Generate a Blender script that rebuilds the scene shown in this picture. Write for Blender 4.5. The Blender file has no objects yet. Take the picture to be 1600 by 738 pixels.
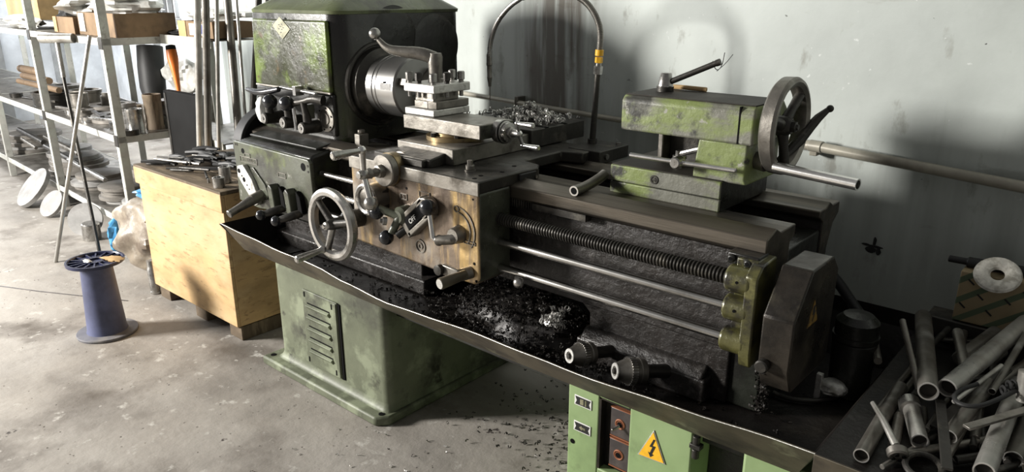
import bpy, math, random
from mathutils import Vector, Matrix
R = math.radians
S = bpy.context.scene
COL = S.collection
rnd = random.Random(7)

# ------------------------------------------------------------ camera
cam_d = bpy.data.cameras.new('camera'); cam = bpy.data.objects.new('camera', cam_d); COL.objects.link(cam)
cam_d.sensor_width = 36; cam_d.lens = 1159 / 1600 * 36; cam_d.clip_start = .02; cam_d.clip_end = 100
cam.location = (0, 0, 1.4); cam.rotation_euler = (R(72), 0, R(41.1))
S.camera = cam
# ------------------------------------------------------------ world, lights, exposure
S.view_settings.view_transform = 'Standard'; S.view_settings.look = 'None'
S.view_settings.gamma = 1; S.view_settings.use_curve_mapping = False
S.view_settings.exposure = 0.0
w = bpy.data.worlds.new('world'); S.world = w; w.use_nodes = True
bg = w.node_tree.nodes['Background']; bg.inputs[0].default_value = (1, .985, .96, 1); bg.inputs[1].default_value = .19
def area(name, loc, tgt, sx, sy, power, col=(1, 1, 1)):
    d = bpy.data.lights.new(name, 'AREA'); d.shape = 'RECTANGLE'; d.size = sx; d.size_y = sy; d.energy = power; d.color = col
    o = bpy.data.objects.new(name, d); COL.objects.link(o); o.location = loc
    o.rotation_euler = (Vector(tgt) - Vector(loc)).to_track_quat('-Z', 'Y').to_euler(); return o
area('doorway_daylight', (-5.6, -1.95, 2.0), (-1.6, 1.7, .75), .8, 1.1, 600, (1, .965, .915))
area('added_fill_over_the_rack', (-7.6, 1.6, 3.5), (-8.6, 3.0, .9), 1.6, 1.2, 130, (.96, .98, 1))  # added fill lamp to brighten the wall behind the rack, no roof opening
area('added_side_fill', (-9.7, .8, 2.1), (-4.5, 2.2, .8), 3.0, 1.6, 150, (.97, .98, 1))  # added lamp for light from the left, at an assumed window
area('back_window_daylight', (-7.2, 3.05, 1.95), (-5.8, 1.2, .5), 1.8, 1.2, 70, (.97, .98, 1))

# ------------------------------------------------------------ materials
def mat(name, base, rough=.5, metal=0., spec=.5, cols=(), scale=6., detail=6., bump=0., bscale=None, stretch=(1, 1, 1), coat=0., rvar=0., ntype=None):
    """base colour with patches: cols = [(colour, threshold, softness, noise scale, stretch)]"""
    m = bpy.data.materials.new(name); m.use_nodes = True; nt = m.node_tree; N = nt.nodes; L = nt.links
    b = N['Principled BSDF']; b.inputs['Metallic'].default_value = metal; b.inputs['Roughness'].default_value = rough
    b.inputs['Specular IOR Level'].default_value = spec; b.inputs['Coat Weight'].default_value = coat; b.inputs['Coat Roughness'].default_value = .15
    tc = N.new('ShaderNodeTexCoord')
    def noise(sc, st=(1, 1, 1), det=detail, off=0.):
        mp = N.new('ShaderNodeMapping'); mp.inputs['Scale'].default_value = st; mp.inputs['Location'].default_value = (off, off * .7, off * 1.3)
        L.new(tc.outputs['Object'], mp.inputs[0])
        n = N.new('ShaderNodeTexNoise'); n.inputs['Scale'].default_value = sc; n.inputs['Detail'].default_value = det; n.inputs['Roughness'].default_value = .62
        L.new(mp.outputs[0], n.inputs[0]); return n
    rgb = N.new('ShaderNodeRGB'); rgb.outputs[0].default_value = (*base, 1); cur = rgb.outputs[0]
    # gentle tone variation
    n0 = noise(scale, stretch); hs = N.new('ShaderNodeHueSaturation'); mr = N.new('ShaderNodeMapRange')
    mr.inputs[1].default_value = .3; mr.inputs[2].default_value = .7; mr.inputs[3].default_value = .7; mr.inputs[4].default_value = 1.3
    L.new(n0.outputs[0], mr.inputs[0]); L.new(mr.outputs[0], hs.inputs['Value']); L.new(cur, hs.inputs['Color']); cur = hs.outputs[0]
    for i, (c, th, so, sc, st) in enumerate(cols):
        n = noise(sc, st, off=3.1 * (i + 1)); r = N.new('ShaderNodeMapRange'); r.inputs[1].default_value = th - so; r.inputs[2].default_value = th + so
        L.new(n.outputs[0], r.inputs[0]); mx = N.new('ShaderNodeMix'); mx.data_type = 'RGBA'
        L.new(r.outputs[0], mx.inputs[0]); L.new(cur, mx.inputs[6]); mx.inputs[7].default_value = (*c, 1); cur = mx.outputs[2]
    L.new(cur, b.inputs['Base Color'])
    if rvar:
        n = noise(scale * 1.7, stretch, off=9); r = N.new('ShaderNodeMapRange'); r.inputs[1].default_value = .35; r.inputs[2].default_value = .65
        r.inputs[3].default_value = max(.05, rough - rvar); r.inputs[4].default_value = min(1, rough + rvar); L.new(n.outputs[0], r.inputs[0]); L.new(r.outputs[0], b.inputs['Roughness'])
    if bump:
        n = noise(bscale or scale * 6, stretch, off=5); bp = N.new('ShaderNodeBump'); bp.inputs['Strength'].default_value = min(1, bump); bp.inputs['Distance'].default_value = .004
        L.new(n.outputs[0], bp.inputs['Height']); L.new(bp.outputs[0], b.inputs['Normal'])
    m['k'] = 1; return m
U = (1, 1, 1)
M = {}
M['paint'] = mat('worn_green_paint', (.085, .092, .066), .36, 0, .5, [((.17, .21, .07), .60, .05, 4.5, U), ((.018, .017, .014), .54, .09, 5, U), ((.24, .235, .21), .66, .03, 19, U)], 5, 8, .45, 30, rvar=.18)
M['paint_head'] = mat('oily_green_paint', (.048, .052, .028), .24, 0, .45, [((.13, .185, .03), .54, .05, 4, (1, 1, 1.2)), ((.020, .016, .010), .55, .07, 4.5, (1, 1, .6)), ((.09, .065, .03), .63, .03, 12, U)], 5, 8, .4, 60, rvar=.08)
M['paint_cover'] = mat('lighter_cover_green', (.10, .115, .06), .33, 0, .5, [((.14, .17, .07), .55, .1, 3, U), ((.035, .035, .022), .55, .08, 5, U)], 5, 7, .3, 30, rvar=.1)
M['brown_dk'] = mat('brown_black_enamel', (.045, .038, .030), .34, .35, .5, [((.09, .08, .055), .62, .06, 6, U), ((.015, .013, .011), .52, .08, 7, U)], 6, 8, .35, 30, rvar=.12)
M['paint_dark'] = mat('grimy_dark_green_paint', (.020, .022, .017), .36, 0, .5, [((.055, .07, .026), .64, .06, 4, U), ((.010, .009, .008), .5, .1, 7, U)], 5, 8, .5, 30, rvar=.12)
M['paint_tail'] = mat('flaking_green_paint', (.165, .165, .135), .5, 0, .4, [((.20, .245, .085), .495, .05, 8, (.6, 1, 1.3)), ((.045, .045, .038), .60, .04, 11, U), ((.33, .33, .28), .65, .02, 24, U)], 8, 9, 1, 20, rvar=.15)
M['paint_stand'] = mat('faded_sage_paint', (.125, .138, .092), .5, 0, .4, [((.225, .25, .17), .56, .05, 7, U), ((.065, .068, .05), .575, .06, 5, U), ((.035, .035, .026), .65, .05, 10, U)], 5, 9, .35, 30)
M['paint_cab'] = mat('light_green_paint', (.235, .33, .15), .5, 0, .4, [((.10, .13, .06), .66, .08, 7, U), ((.29, .39, .19), .56, .1, 3, U)], 4, 7, .1, 30)
M['paint_yell'] = mat('olive_oily_paint', (.105, .10, .035), .3, .2, .6, [((.022, .02, .015), .55, .07, 14, U), ((.21, .2, .07), .62, .05, 9, U)], 8, 7, .4, 50, coat=.3)
M['dash'] = mat('oiled_way_steel', (.12, .105, .085), .38, .75, .5, [((.05, .045, .038), .55, .08, 4, (.4, 3, 3))], 6, 7, .15, 60, (.15, 4, 4), rvar=.1)
M['grime'] = mat('black_oily_grime', (.024, .021, .019), .36, 0, .5, [((.065, .06, .056), .63, .05, 28, U)], 9, 9, 1, 55, rvar=.14)
M['tray'] = mat('oil_soaked_steel_tray', (.012, .010, .009), .4, .15, .4, [((.035, .03, .024), .62, .08, 4, U)], 6, 8, .5, 40, rvar=.15)
M['lip'] = mat('grimy_brown_steel', (.10, .085, .06), .48, .3, .4, [((.035, .03, .025), .53, .1, 5, (1, 1, 2.5)), ((.2, .2, .13), .65, .06, 8, (1, 1, 2))], 5, 8, .2, 30)
M['rust'] = mat('oil_stained_apron_metal', (.20, .155, .115), .34, .45, .5, [((.66, .46, .20), .555, .06, 9, (1.6, 1, .2)), ((.06, .042, .032), .56, .07, 8, (1.5, 1, .3)), ((.34, .31, .27), .62, .06, 5, (1, 1, .7))], 5, 9, .4, 40, rvar=.12)
M['steel'] = mat('worn_bare_steel', (.42, .41, .39), .3, .9, .5, [((.15, .14, .125), .6, .08, 12, U)], 12, 7, .12, 90, rvar=.1)
M['steel_dull'] = mat('dull_machined_steel', (.24, .225, .2), .42, .8, .5, [((.10, .09, .075), .57, .08, 10, U)], 10, 7, .2, 70, rvar=.1)
M['steel_br'] = mat('bright_steel', (.72, .71, .69), .2, .95, .5, [((.35, .33, .3), .64, .06, 18, U)], 12, 6, .05, 90)
M['steel_flat'] = mat('scratched_pale_steel', (.58, .57, .54), .45, .6, .5, [((.28, .27, .24), .6, .06, 25, U)], 12, 7, .4, 70)
M['steel_dk'] = mat('blackened_steel', (.05, .047, .042), .42, .6, .5, [((.13, .12, .1), .62, .06, 14, U)], 10, 7, .3, 60, rvar=.1)
M['rod'] = mat('oiled_ground_rod', (.46, .45, .43), .24, 1., .5, [((.2, .19, .17), .62, .06, 9, (.6, 1, 1))], 8, 5)
M['chuck'] = mat('chuck_steel', (.30, .295, .285), .33, .9, .5, [((.20, .195, .18), .6, .12, 3, U)], 2, 5, .03, 60)
M['head_dk'] = mat('dark_oily_headstock_paint', (.022, .023, .016), .30, 0, .5, [((.06, .075, .025), .58, .08, 3, (1, 1, .6)), ((.010, .009, .008), .52, .1, 5, U)], 5, 8, .3, 26, rvar=.12, coat=.3)
M['case_blk'] = mat('matt_black_case', (.008, .008, .008), .8, 0, .15)
M['oily_top'] = mat('dark_dusty_oil_film', (.035, .031, .026), .6, .1, .2, [((.08, .075, .065), .62, .08, 8, U)], 6, 8, .2, 40)
M['brass'] = mat('bronze_grease', (.32, .24, .13), .35, .8, .5, [((.1, .08, .05), .55, .08, 14, U)], 8, 5)
M['plastic'] = mat('black_bakelite', (.014, .015, .018), .22, 0, .6, [], 6)
M['rubber'] = mat('black_rubber', (.018, .018, .018), .55, 0, .4, [], 6, 5, .1, 60)
M['hole'] = mat('dark_hole', (.004, .004, .004), .8, 0, .1)
M['pipe'] = mat('dull_pipe_steel', (.19, .18, .16), .4, .6, .5, [((.09, .078, .062), .56, .1, 7, U), ((.33, .32, .30), .65, .06, 9, U)], 7, 7, .15, 70, rvar=.1)
M['pipe_pale'] = mat('pale_pipe_steel', (.42, .41, .38), .36, .6, .5, [((.2, .18, .155), .58, .1, 7, U)], 7, 7, .1, 70, rvar=.1)
M['pipe_in'] = mat('dark_pipe_bore', (.03, .027, .024), .7, .2, .3)
M['cut'] = mat('cut_pipe_rim', (.75, .73, .7), .3, .8, .5)
M['ply'] = mat('weathered_plywood', (.50, .335, .165), .6, 0, .3, [((.58, .43, .25), .55, .1, 2.5, (1, 1, 2)), ((.30, .20, .10), .64, .05, 6, (1, 1, 3)), ((.34, .22, .11), .62, .03, 18, (.5, 1, 3))], 3, 8, .2, 30, (1, 1, 3))
M['wood_dk'] = mat('dirty_wood', (.13, .10, .07), .7, 0, .2, [((.28, .22, .15), .6, .1, 6, (1, 4, 1))], 6, 7, .3, 40, (1, 6, 1))
M['blue'] = mat('blue_grey_plastic', (.085, .095, .17), .5, 0, .35, [((.055, .06, .10), .6, .1, 6, U)], 4, 6, .05)
M['navy'] = mat('dark_navy_plastic', (.018, .022, .06), .3, 0, .5)
M['ringgrey'] = mat('dusty_plastic_flange', (.13, .13, .15), .6, 0, .3, [((.24, .23, .22), .58, .1, 7, U)], 5)
M['rack'] = mat('chipped_pale_rack_paint', (.50, .50, .46), .5, 0, .4, [((.60, .64, .57), .58, .08, 5, U), ((.2, .19, .16), .64, .05, 12, U)], 5, 7, .15, 40)
M['disc'] = mat('sawn_steel_disc', (.22, .205, .185), .5, .4, .4, [((.11, .10, .085), .55, .1, 6, U)], 6, 7, .2, 40)
M['disc_br'] = mat('turned_bright_disc', (.30, .295, .285), .6, .1, .4, [((.20, .19, .18), .58, .08, 9, U)], 7)
M['card'] = mat('brown_cardboard', (.22, .15, .09), .75, 0, .2, [((.14, .1, .065), .6, .1, 5, U)], 5, 6, .1, 40)
M['card_l'] = mat('tan_cardboard', (.50, .34, .17), .75, 0, .2, [((.36, .25, .13), .6, .1, 5, U)], 5, 6, .1, 40)
M['bag'] = mat('cloudy_plastic_film', (.55, .55, .52), .28, 0, .6, [((.34, .32, .28), .55, .1, 9, U)], 8, 6, .7, 22)
M['bag_b'] = mat('brownish_plastic_bag', (.26, .22, .17), .35, 0, .5, [((.42, .39, .34), .58, .08, 9, U), ((.13, .10, .075), .6, .08, 7, U)], 8, 6, .8, 22)
M['bag_blue'] = mat('blue_plastic_bag', (.05, .25, .5), .3, 0, .5, [((.15, .45, .75), .58, .1, 9, U)], 8, 6, .6, 22)
M['orange'] = mat('orange_plastic', (.85, .22, .03), .4)
M['yellow'] = mat('hazard_yellow', (.95, .52, .03), .45, 0, .4, [((.7, .35, .02), .62, .08, 12, U)], 8)
M['black'] = mat('matt_black', (.012, .012, .012), .6)
M['white'] = mat('off_white_paper', (.75, .75, .72), .6)
M['bluelab'] = mat('blue_label_ink', (.1, .13, .4), .6)
M['brownp'] = mat('grey_brown_plate', (.07, .06, .058), .4, .2, .4, [((.12, .1, .09), .6, .1, 12, U)], 10)
M['copper'] = mat('red_brown_edge', (.32, .12, .06), .5, .2)
M['plate_old'] = mat('grimy_yellow_sticker', (.22, .13, .03), .45, 0, .4, [((.05, .04, .025), .55, .08, 30, U)], 20)
M['plate'] = mat('cream_name_plate', (.30, .285, .19), .5, .1, .3, [((.15, .15, .09), .58, .08, 50, U)], 30)
M['chips'] = mat('shiny_steel_swarf', (.62, .61, .58), .32, .6, .5, [((.1, .09, .08), .56, .06, 60, U)], 30)
M['chips_dk'] = mat('oily_dark_swarf', (.022, .019, .016), .55, .1, .3, [((.14, .13, .115), .70, .03, 60, U)], 30)
M['wrap'] = mat('cloudy_wrap', (.62, .60, .54), .35, 0, .5, [((.35, .33, .28), .56, .08, 40, U)], 25, 6, .8, 60)
M['glass'] = mat('window_frame_grey', (.35, .36, .36), .5)
M['pvc'] = mat('beige_wall_pipe', (.36, .34, .28), .4, .1, .4, [((.2, .18, .15), .6, .1, 4, U)], 5)
M['swirl'] = M['paint_stand']
# wall paint: pale grey green, with its own stains and shade painted in low down
def wall_mat():
    m = mat('pale_grey_green_wall', (.44, .475, .445), .55, 0, .3, [((.52, .56, .54), .53, .2, .8, U), ((.30, .31, .28), .66, .05, 7, (1.6, 1, .8)), ((.05, .05, .045), .71, .008, 24, (.8, 1, 1.4)), ((.60, .63, .61), .69, .01, 33, U), ((.36, .38, .35), .66, .03, 4, (.6, 1, 2.5))], 1.1, 7, .25, 18)
    nt = m.node_tree; N = nt.nodes; L = nt.links; b = N['Principled BSDF']; src = b.inputs['Base Color'].links[0].from_socket
    tc = N.new('ShaderNodeTexCoord'); sp = N.new('ShaderNodeSeparateXYZ'); L.new(tc.outputs['Object'], sp.inputs[0])
    # brown oil stain streaks around u = -1.72 (local x)
    def mth(op, a, bb=None):
        n = N.new('ShaderNodeMath'); n.operation = op
        for i, v in enumerate((a, bb)):
            if v is None: continue
            if isinstance(v, (int, float)): n.inputs[i].default_value = v
            else: L.new(v, n.inputs[i])
        return n.outputs[0]
    nz = N.new('ShaderNodeTexNoise'); mp = N.new('ShaderNodeMapping'); mp.inputs['Scale'].default_value = (9, 1, .8); L.new(tc.outputs['Object'], mp.inputs[0]); L.new(mp.outputs[0], nz.inputs[0]); nz.inputs['Scale'].default_value = 2; nz.inputs['Detail'].default_value = 8
    d = mth('ABSOLUTE', mth('ADD', sp.outputs[0], 1.33)); g = mth('SUBTRACT', 1.0, mth('MULTIPLY', d, 3.4)); g = mth('MAXIMUM', g, 0)
    k = mth('MULTIPLY', g, mth('MAXIMUM', mth('MULTIPLY', mth('SUBTRACT', nz.outputs[0], .33), 6), 0)); k = mth('MINIMUM', k, .85)
    mx = N.new('ShaderNodeMix'); mx.data_type = 'RGBA'; L.new(k, mx.inputs[0]); L.new(src, mx.inputs[6]); mx.inputs[7].default_value = (.07, .052, .032, 1)
    # shade low on the wall behind the machine, painted into its colour
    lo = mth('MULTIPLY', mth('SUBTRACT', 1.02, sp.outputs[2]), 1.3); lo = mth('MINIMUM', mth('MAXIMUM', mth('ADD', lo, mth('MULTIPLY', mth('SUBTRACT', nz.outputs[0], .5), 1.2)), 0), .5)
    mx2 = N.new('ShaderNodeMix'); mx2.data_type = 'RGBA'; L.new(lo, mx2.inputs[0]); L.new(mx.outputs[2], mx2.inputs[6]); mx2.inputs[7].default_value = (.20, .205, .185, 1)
    L.new(mx2.outputs[2], b.inputs['Base Color']); return m
M['wall'] = wall_mat()
M['wall2'] = mat('white_panel_wall', (.74, .77, .80), .5, 0, .3, [((.62, .65, .68), .6, .1, 2, U)], 2, 6, .05)
M['floor'] = mat('dusty_concrete', (.285, .262, .232), .72, 0, .25, [((.385, .36, .325), .53, .12, 1.6, (.6, 1.5, 1)), ((.125, .108, .09), .61, .09, 2.2, U), ((.47, .45, .41), .65, .04, 14, U), ((.06, .05, .045), .71, .015, 11, U)], 2.5, 10, 1, 14, rvar=.1)
def diag_mat():
    m = mat('stamped_cardboard', (.34, .27, .16), .65, 0, .2, [((.24, .19, .11), .6, .1, 6, U)], 5)
    nt = m.node_tree; N = nt.nodes; L = nt.links; b = N['Principled BSDF']; src = b.inputs['Base Color'].links[0].from_socket
    tc = N.new('ShaderNodeTexCoord'); mp = N.new('ShaderNodeMapping'); mp.inputs['Rotation'].default_value = (0, R(-52), 0); L.new(tc.outputs['Object'], mp.inputs[0])
    wv = N.new('ShaderNodeTexWave'); wv.inputs['Scale'].default_value = 7.5; L.new(mp.outputs[0], wv.inputs[0])
    r = N.new('ShaderNodeMapRange'); r.inputs[1].default_value = .72; r.inputs[2].default_value = .8; L.new(wv.outputs[0], r.inputs[0])
    mx = N.new('ShaderNodeMix'); mx.data_type = 'RGBA'; L.new(r.outputs[0], mx.inputs[0]); L.new(src, mx.inputs[6]); mx.inputs[7].default_value = (.10, .13, .08, 1); L.new(mx.outputs[2], b.inputs['Base Color']); return m
M['diag'] = diag_mat()

# ------------------------------------------------------------ mesh builder (world coordinates)
def frame(d):
    d = Vector(d).normalized(); a = Vector((0, 0, 1)) if abs(d.z) < .95 else Vector((1, 0, 0))
    u = d.cross(a).normalized(); v = d.cross(u).normalized(); return d, u, v
class MB:
    def __init__(s): s.v = []; s.f = []; s.m = []; s.mi = 0
    def add(s, vs, fs):
        k = len(s.v); s.v += [Vector(x) for x in vs]; s.f += [tuple(i + k for i in f) for f in fs]; s.m += [s.mi] * len(fs); return s
    def mt(s, i): s.mi = i; return s
    def box(s, x0, x1, y0, y1, z0, z1, rot=None, c=None):
        vs = [Vector((x, y, z)) for z in (z0, z1) for x, y in ((x0, y0), (x1, y0), (x1, y1), (x0, y1))]
        if rot is not None:
            c = Vector(c) if c is not None else Vector(((x0 + x1) / 2, (y0 + y1) / 2, (z0 + z1) / 2)); vs = [rot @ (v - c) + c for v in vs]
        return s.add(vs, [(3, 2, 1, 0), (4, 5, 6, 7), (0, 1, 5, 4), (1, 2, 6, 5), (2, 3, 7, 6), (3, 0, 4, 7)])
    def prism(s, poly, ax, a, b):
        n = len(poly)
        def P(p, t): return {'x': (t, p[0], p[1]), 'y': (p[0], t, p[1]), 'z': (p[0], p[1], t)}[ax]
        return s.add([P(p, a) for p in poly] + [P(p, b) for p in poly], [tuple(range(n)), tuple(range(2 * n - 1, n - 1, -1))] + [(i, i + n, (i + 1) % n + n, (i + 1) % n) for i in range(n)])
    def rev(s, p, d, prof, n=24, ph=0):
        p = Vector(p); d, u, v = frame(d); vs = []; fs = []; m = len(prof)
        for t, r in prof:
            for i in range(n):
                a = 2 * math.pi * i / n + ph; vs.append(p + d * t + (u * math.cos(a) + v * math.sin(a)) * r)
        for j in range(m - 1):
            for i in range(n): fs.append((j * n + i, j * n + (i + 1) % n, (j + 1) * n + (i + 1) % n, (j + 1) * n + i))
        if prof[0][1] > 1e-6: fs.append(tuple(range(n - 1, -1, -1)))
        if prof[-1][1] > 1e-6: fs.append(tuple((m - 1) * n + i for i in range(n)))
        return s.add(vs, fs)
    def cyl(s, p, q, r, r2=None, n=24, ch=0):
        p = Vector(p); q = Vector(q); l = (q - p).length; r2 = r if r2 is None else r2
        prof = [(0, r), (l, r2)] if not ch else [(0, r - ch), (ch, r), (l - ch, r2), (l, r2 - ch)]
        return s.rev(p, q - p, prof, n)
    def ball(s, c, r, n=20, sz=1.):
        k = 10; return s.rev(Vector(c) - Vector((0, 0, r * sz)), (0, 0, 1), [(r * sz * (1 - math.cos(math.pi * i / k)), max(1e-5, r * math.sin(math.pi * i / k))) for i in range(k + 1)], n)
    def ring(s, p, d, prof, n=40):   # closed profile loop revolved
        p = Vector(p); d, u, v = frame(d); m = len(prof); vs = []; fs = []
        for i in range(n):
            a = 2 * math.pi * i / n; w_ = u * math.cos(a) + v * math.sin(a)
            for t, r in prof: vs.append(p + d * t + w_ * r)
        for i in range(n):
            for j in range(m): fs.append((i * m + j, i * m + (j + 1) % m, ((i + 1) % n) * m + (j + 1) % m, ((i + 1) % n) * m + j))
        return s.add(vs, fs)
    def torus(s, p, d, RR, r, n=40, k=12, sq=1.):
        return s.ring(p, d, [(math.sin(2 * math.pi * j / k) * r * sq, RR + math.cos(2 * math.pi * j / k) * r) for j in range(k)], n)
    def pipe(s, p, q, ro, ri, n=24):
        l = (Vector(q) - Vector(p)).length; return s.ring(p, Vector(q) - Vector(p), [(0, ri), (0, ro), (l, ro), (l, ri)], n)
    def tube(s, pts, r, n=12, smooth=0, hollow=0):
        P = [Vector(p) for p in pts]; rs = list(r) if hasattr(r, '__len__') else [r] * len(P)
        for _ in range(smooth):
            Q = [P[0]]; T = [rs[0]]
            for i in range(len(P) - 1):
                Q += [P[i] * .75 + P[i + 1] * .25, P[i] * .25 + P[i + 1] * .75]; T += [rs[i] * .75 + rs[i + 1] * .25, rs[i] * .25 + rs[i + 1] * .75]
            P = Q + [P[-1]]; rs = T + [rs[-1]]
        m = len(P); vs = []; fs = []; d0 = (P[1] - P[0]).normalized(); _, u, _ = frame(d0)
        for i in range(m):
            d = (P[min(i + 1, m - 1)] - P[max(i - 1, 0)]).normalized(); u = (u - d * u.dot(d)).normalized(); v = d.cross(u)
            for j in range(n):
                a = 2 * math.pi * j / n; vs.append(P[i] + (u * math.cos(a) + v * math.sin(a)) * rs[i])
        for i in range(m - 1):
            for j in range(n): fs.append((i * n + j, i * n + (j + 1) % n, (i + 1) * n + (j + 1) % n, (i + 1) * n + j))
        fs.append(tuple(range(n - 1, -1, -1))); fs.append(tuple((m - 1) * n + j for j in range(n)))
        return s.add(vs, fs)
    def blob(s, c, sx, sy, sz, seed=0, amp=.25, n=20, k=12, flat=None, pw=1.):
        rr = random.Random(seed); ph = [(rr.uniform(0, 6), rr.uniform(2, 7), rr.uniform(0, 6), rr.uniform(1, 6)) for _ in range(6)]; vs = []; fs = []
        for j in range(k + 1):
            th = math.pi * j / k
            for i in range(n):
                a = 2 * math.pi * i / n; q = 1 + amp * sum(math.sin(round(p1) * a + p0 + math.sin(p3 * th) * 2) * math.sin(p3 * th + p2) for p0, p1, p2, p3 in ph) / 2.2 * math.sin(th)
                z = -math.cos(th) * sz * (1 + amp * .3 * math.sin(3 * a + ph[0][0]) * math.sin(th))
                st = math.sin(th) ** pw
                z = c[2] + z
                if flat is not None: z = max(z, flat)
                vs.append((c[0] + math.cos(a) * st * sx * q, c[1] + math.sin(a) * st * sy * q, z))
        for j in range(k):
            for i in range(n): fs.append((j * n + i, j * n + (i + 1) % n, (j + 1) * n + (i + 1) % n, (j + 1) * n + i))
        return s.add(vs, fs)
WL = {}
def build(name, mb, mats, parent=None, bevel=0., seg=2, ang=35, smooth=True, kind=None, label=None):
    if not isinstance(mats, (list, tuple)): mats = [mats]
    vs = mb.v; lo = Vector([min(v[i] for v in vs) for i in range(3)]); hi = Vector([max(v[i] for v in vs) for i in range(3)])
    c = (lo + hi) / 2; c.z = lo.z
    me = bpy.data.meshes.new(name); me.from_pydata([v - c for v in vs], [], mb.f)
    for m_ in mats: me.materials.append(M[m_] if isinstance(m_, str) else m_)
    if any(mb.m): me.polygons.foreach_set('material_index', mb.m)
    import bmesh
    bm = bmesh.new(); bm.from_mesh(me); bmesh.ops.recalc_face_normals(bm, faces=bm.faces); bm.to_mesh(me); bm.free()
    if smooth:
        me.polygons.foreach_set('use_smooth', [True] * len(me.polygons)); me.set_sharp_from_angle(angle=R(ang))
    o = bpy.data.objects.new(name, me); COL.objects.link(o); WL[o.name] = c
    o.location = c
    if parent is not None: o.parent = parent; o.location = c - WL[parent.name]
    if bevel:
        b = o.modifiers.new('bevel', 'BEVEL'); b.width = bevel; b.segments = seg; b.limit_method = 'ANGLE'; b.angle_limit = R(30)
        b.harden_normals = False
    if kind: o['kind'] = kind
    if label: o['label'] = label
    return o
def tag(o, label, cat, group=None, kind=None):
    o['label'] = label; o['category'] = cat
    if group: o['group'] = group
    if kind: o['kind'] = kind
    return o
def thing(name, label, cat, loc, group=None):
    o = bpy.data.objects.new(name, None); COL.objects.link(o); o.location = loc; o.empty_display_size = .05; WL[o.name] = Vector(loc); return tag(o, label, cat, group)
def dup(src, off, label=None, rz=0.):
    c = src.copy(); COL.objects.link(c); c.location = src.location + Vector(off); c.rotation_euler.z += rz; WL[c.name] = WL[src.name] + Vector(off)
    for ch in src.children:
        d = ch.copy(); COL.objects.link(d); d.parent = c; WL[d.name] = WL[ch.name] + Vector(off)
    if label: c['label'] = label
    return c
def text(name, body, size, loc, rot, m, parent, ext=.0008):
    cu = bpy.data.curves.new(name, 'FONT'); cu.body = body; cu.size = size; cu.extrude = ext; cu.align_x = 'CENTER'; cu.align_y = 'CENTER'
    tmp = bpy.data.objects.new('tmp', cu); me = bpy.data.meshes.new_from_object(tmp); bpy.data.objects.remove(tmp); me.name = name; me.materials.clear(); me.materials.append(M[m])
    o = bpy.data.objects.new(name, me); COL.objects.link(o)
    o.parent = parent; o.location = Vector(loc) - WL[parent.name]; o.rotation_euler = rot; WL[o.name] = Vector(loc); return o
def struct(name, mb, m, **k): return build(name, mb, m, kind='structure', **k)

# ============================================================ THE ROOM
fl = MB(); fl.box(-10.6, 3.5, -4.5, 5.5, -.1, 0); struct('floor', fl, 'floor', smooth=False)
ck = MB()
def crack(pts, wd=.004):
    for a, b in zip(pts[:-1], pts[1:]):
        a = Vector((*a, 0)); b = Vector((*b, 0)); d = (b - a).normalized(); n = Vector((-d.y, d.x, 0)) * wd
        ck.add([a - n + Vector((0, 0, .0012)), b - n + Vector((0, 0, .0012)), b + n + Vector((0, 0, .0012)), a + n + Vector((0, 0, .0012)), a - n, b - n, b + n, a + n], [(0, 1, 2, 3), (7, 6, 5, 4), (0, 4, 5, 1), (2, 6, 7, 3), (1, 5, 6, 2), (0, 3, 7, 4)])
crack([(-4.6, .75), (-4.3, .90), (-4.02, 1.03), (-3.75, 1.17), (-3.56, 1.27)])
struct('trim_1', ck, 'brownp', smooth=False)
wrot = Matrix.Rotation(R(-10), 4, 'Z')
def wallbox(mb, u0, u1, v0, v1, z0, z1):   # u along wall_back, v outward
    vs = [wrot @ Vector((u, v, z)) + Vector((-.6, 2.22, 0)) for z in (z0, z1) for u, v in ((u0, v0), (u1, v0), (u1, v1), (u0, v1))]
    mb.add(vs, [(3, 2, 1, 0), (4, 5, 6, 7), (0, 1, 5, 4), (1, 2, 6, 5), (2, 3, 7, 6), (3, 0, 4, 7)])
def wallobj(name, boxes, m, kind='structure', parent=None):
    mb = MB()
    for b in boxes: mb.box(*b)
    me = bpy.data.meshes.new(name); me.from_pydata(mb.v, [], mb.f); me.materials.append(M[m])
    o = bpy.data.objects.new(name, me); COL.objects.link(o); o.location = (-.6, 2.22, 0); o.rotation_euler.z = R(-10)
    WL[o.name] = Vector((-.6, 2.22, 0))
    if parent: o.parent = parent; o.location = (0, 0, 0); o.rotation_euler = (0, 0, 0)
    else: o['kind'] = kind
    return o
WX0, WX1, WZ0, WZ1 = -8.35, -6.45, 1.20, 2.4
wb = wallobj('wall_back', [(-5.4, 4.2, 0, .2, 0, 3.6)], 'wall')
wb2 = wallobj('wall_rear', [(-9.56, -5.4, 0, .2, 0, WZ0), (-9.56, -5.4, 0, .2, WZ1, 3.6), (-9.56, WX0, 0, .2, WZ0, WZ1), (WX1, -5.4, 0, .2, WZ0, WZ1)], 'wall2')
win = wallobj('window_1', [(WX0 - .04, WX1 + .04, -.05, .06, WZ0 - .05, WZ0)], 'glass')
for i in range(9):
    u = WX0 + .05 + i * .225; wallobj('bar', [(u, u + .045, .03, .07, WZ0, WZ1)], 'glass', parent=win)
wl = MB()
for b in ((-10.2, -10, -4.5, 4.6, 0, 1.25), (-10.2, -10, -4.5, 4.6, 2.9, 3.6), (-10.2, -10, -4.5, -.8, 1.25, 2.9), (-10.2, -10, 2.4, 4.6, 1.25, 2.9)): wl.box(*b)
struct('wall_left', wl, 'wall2', smooth=False)
w2 = MB(); w2.box(-10.05, -9.95, -.8, 2.4, 1.25, 1.3); wn2 = struct('window_2', w2, 'glass', smooth=False)  # unseen window, put in for light from the left
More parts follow.
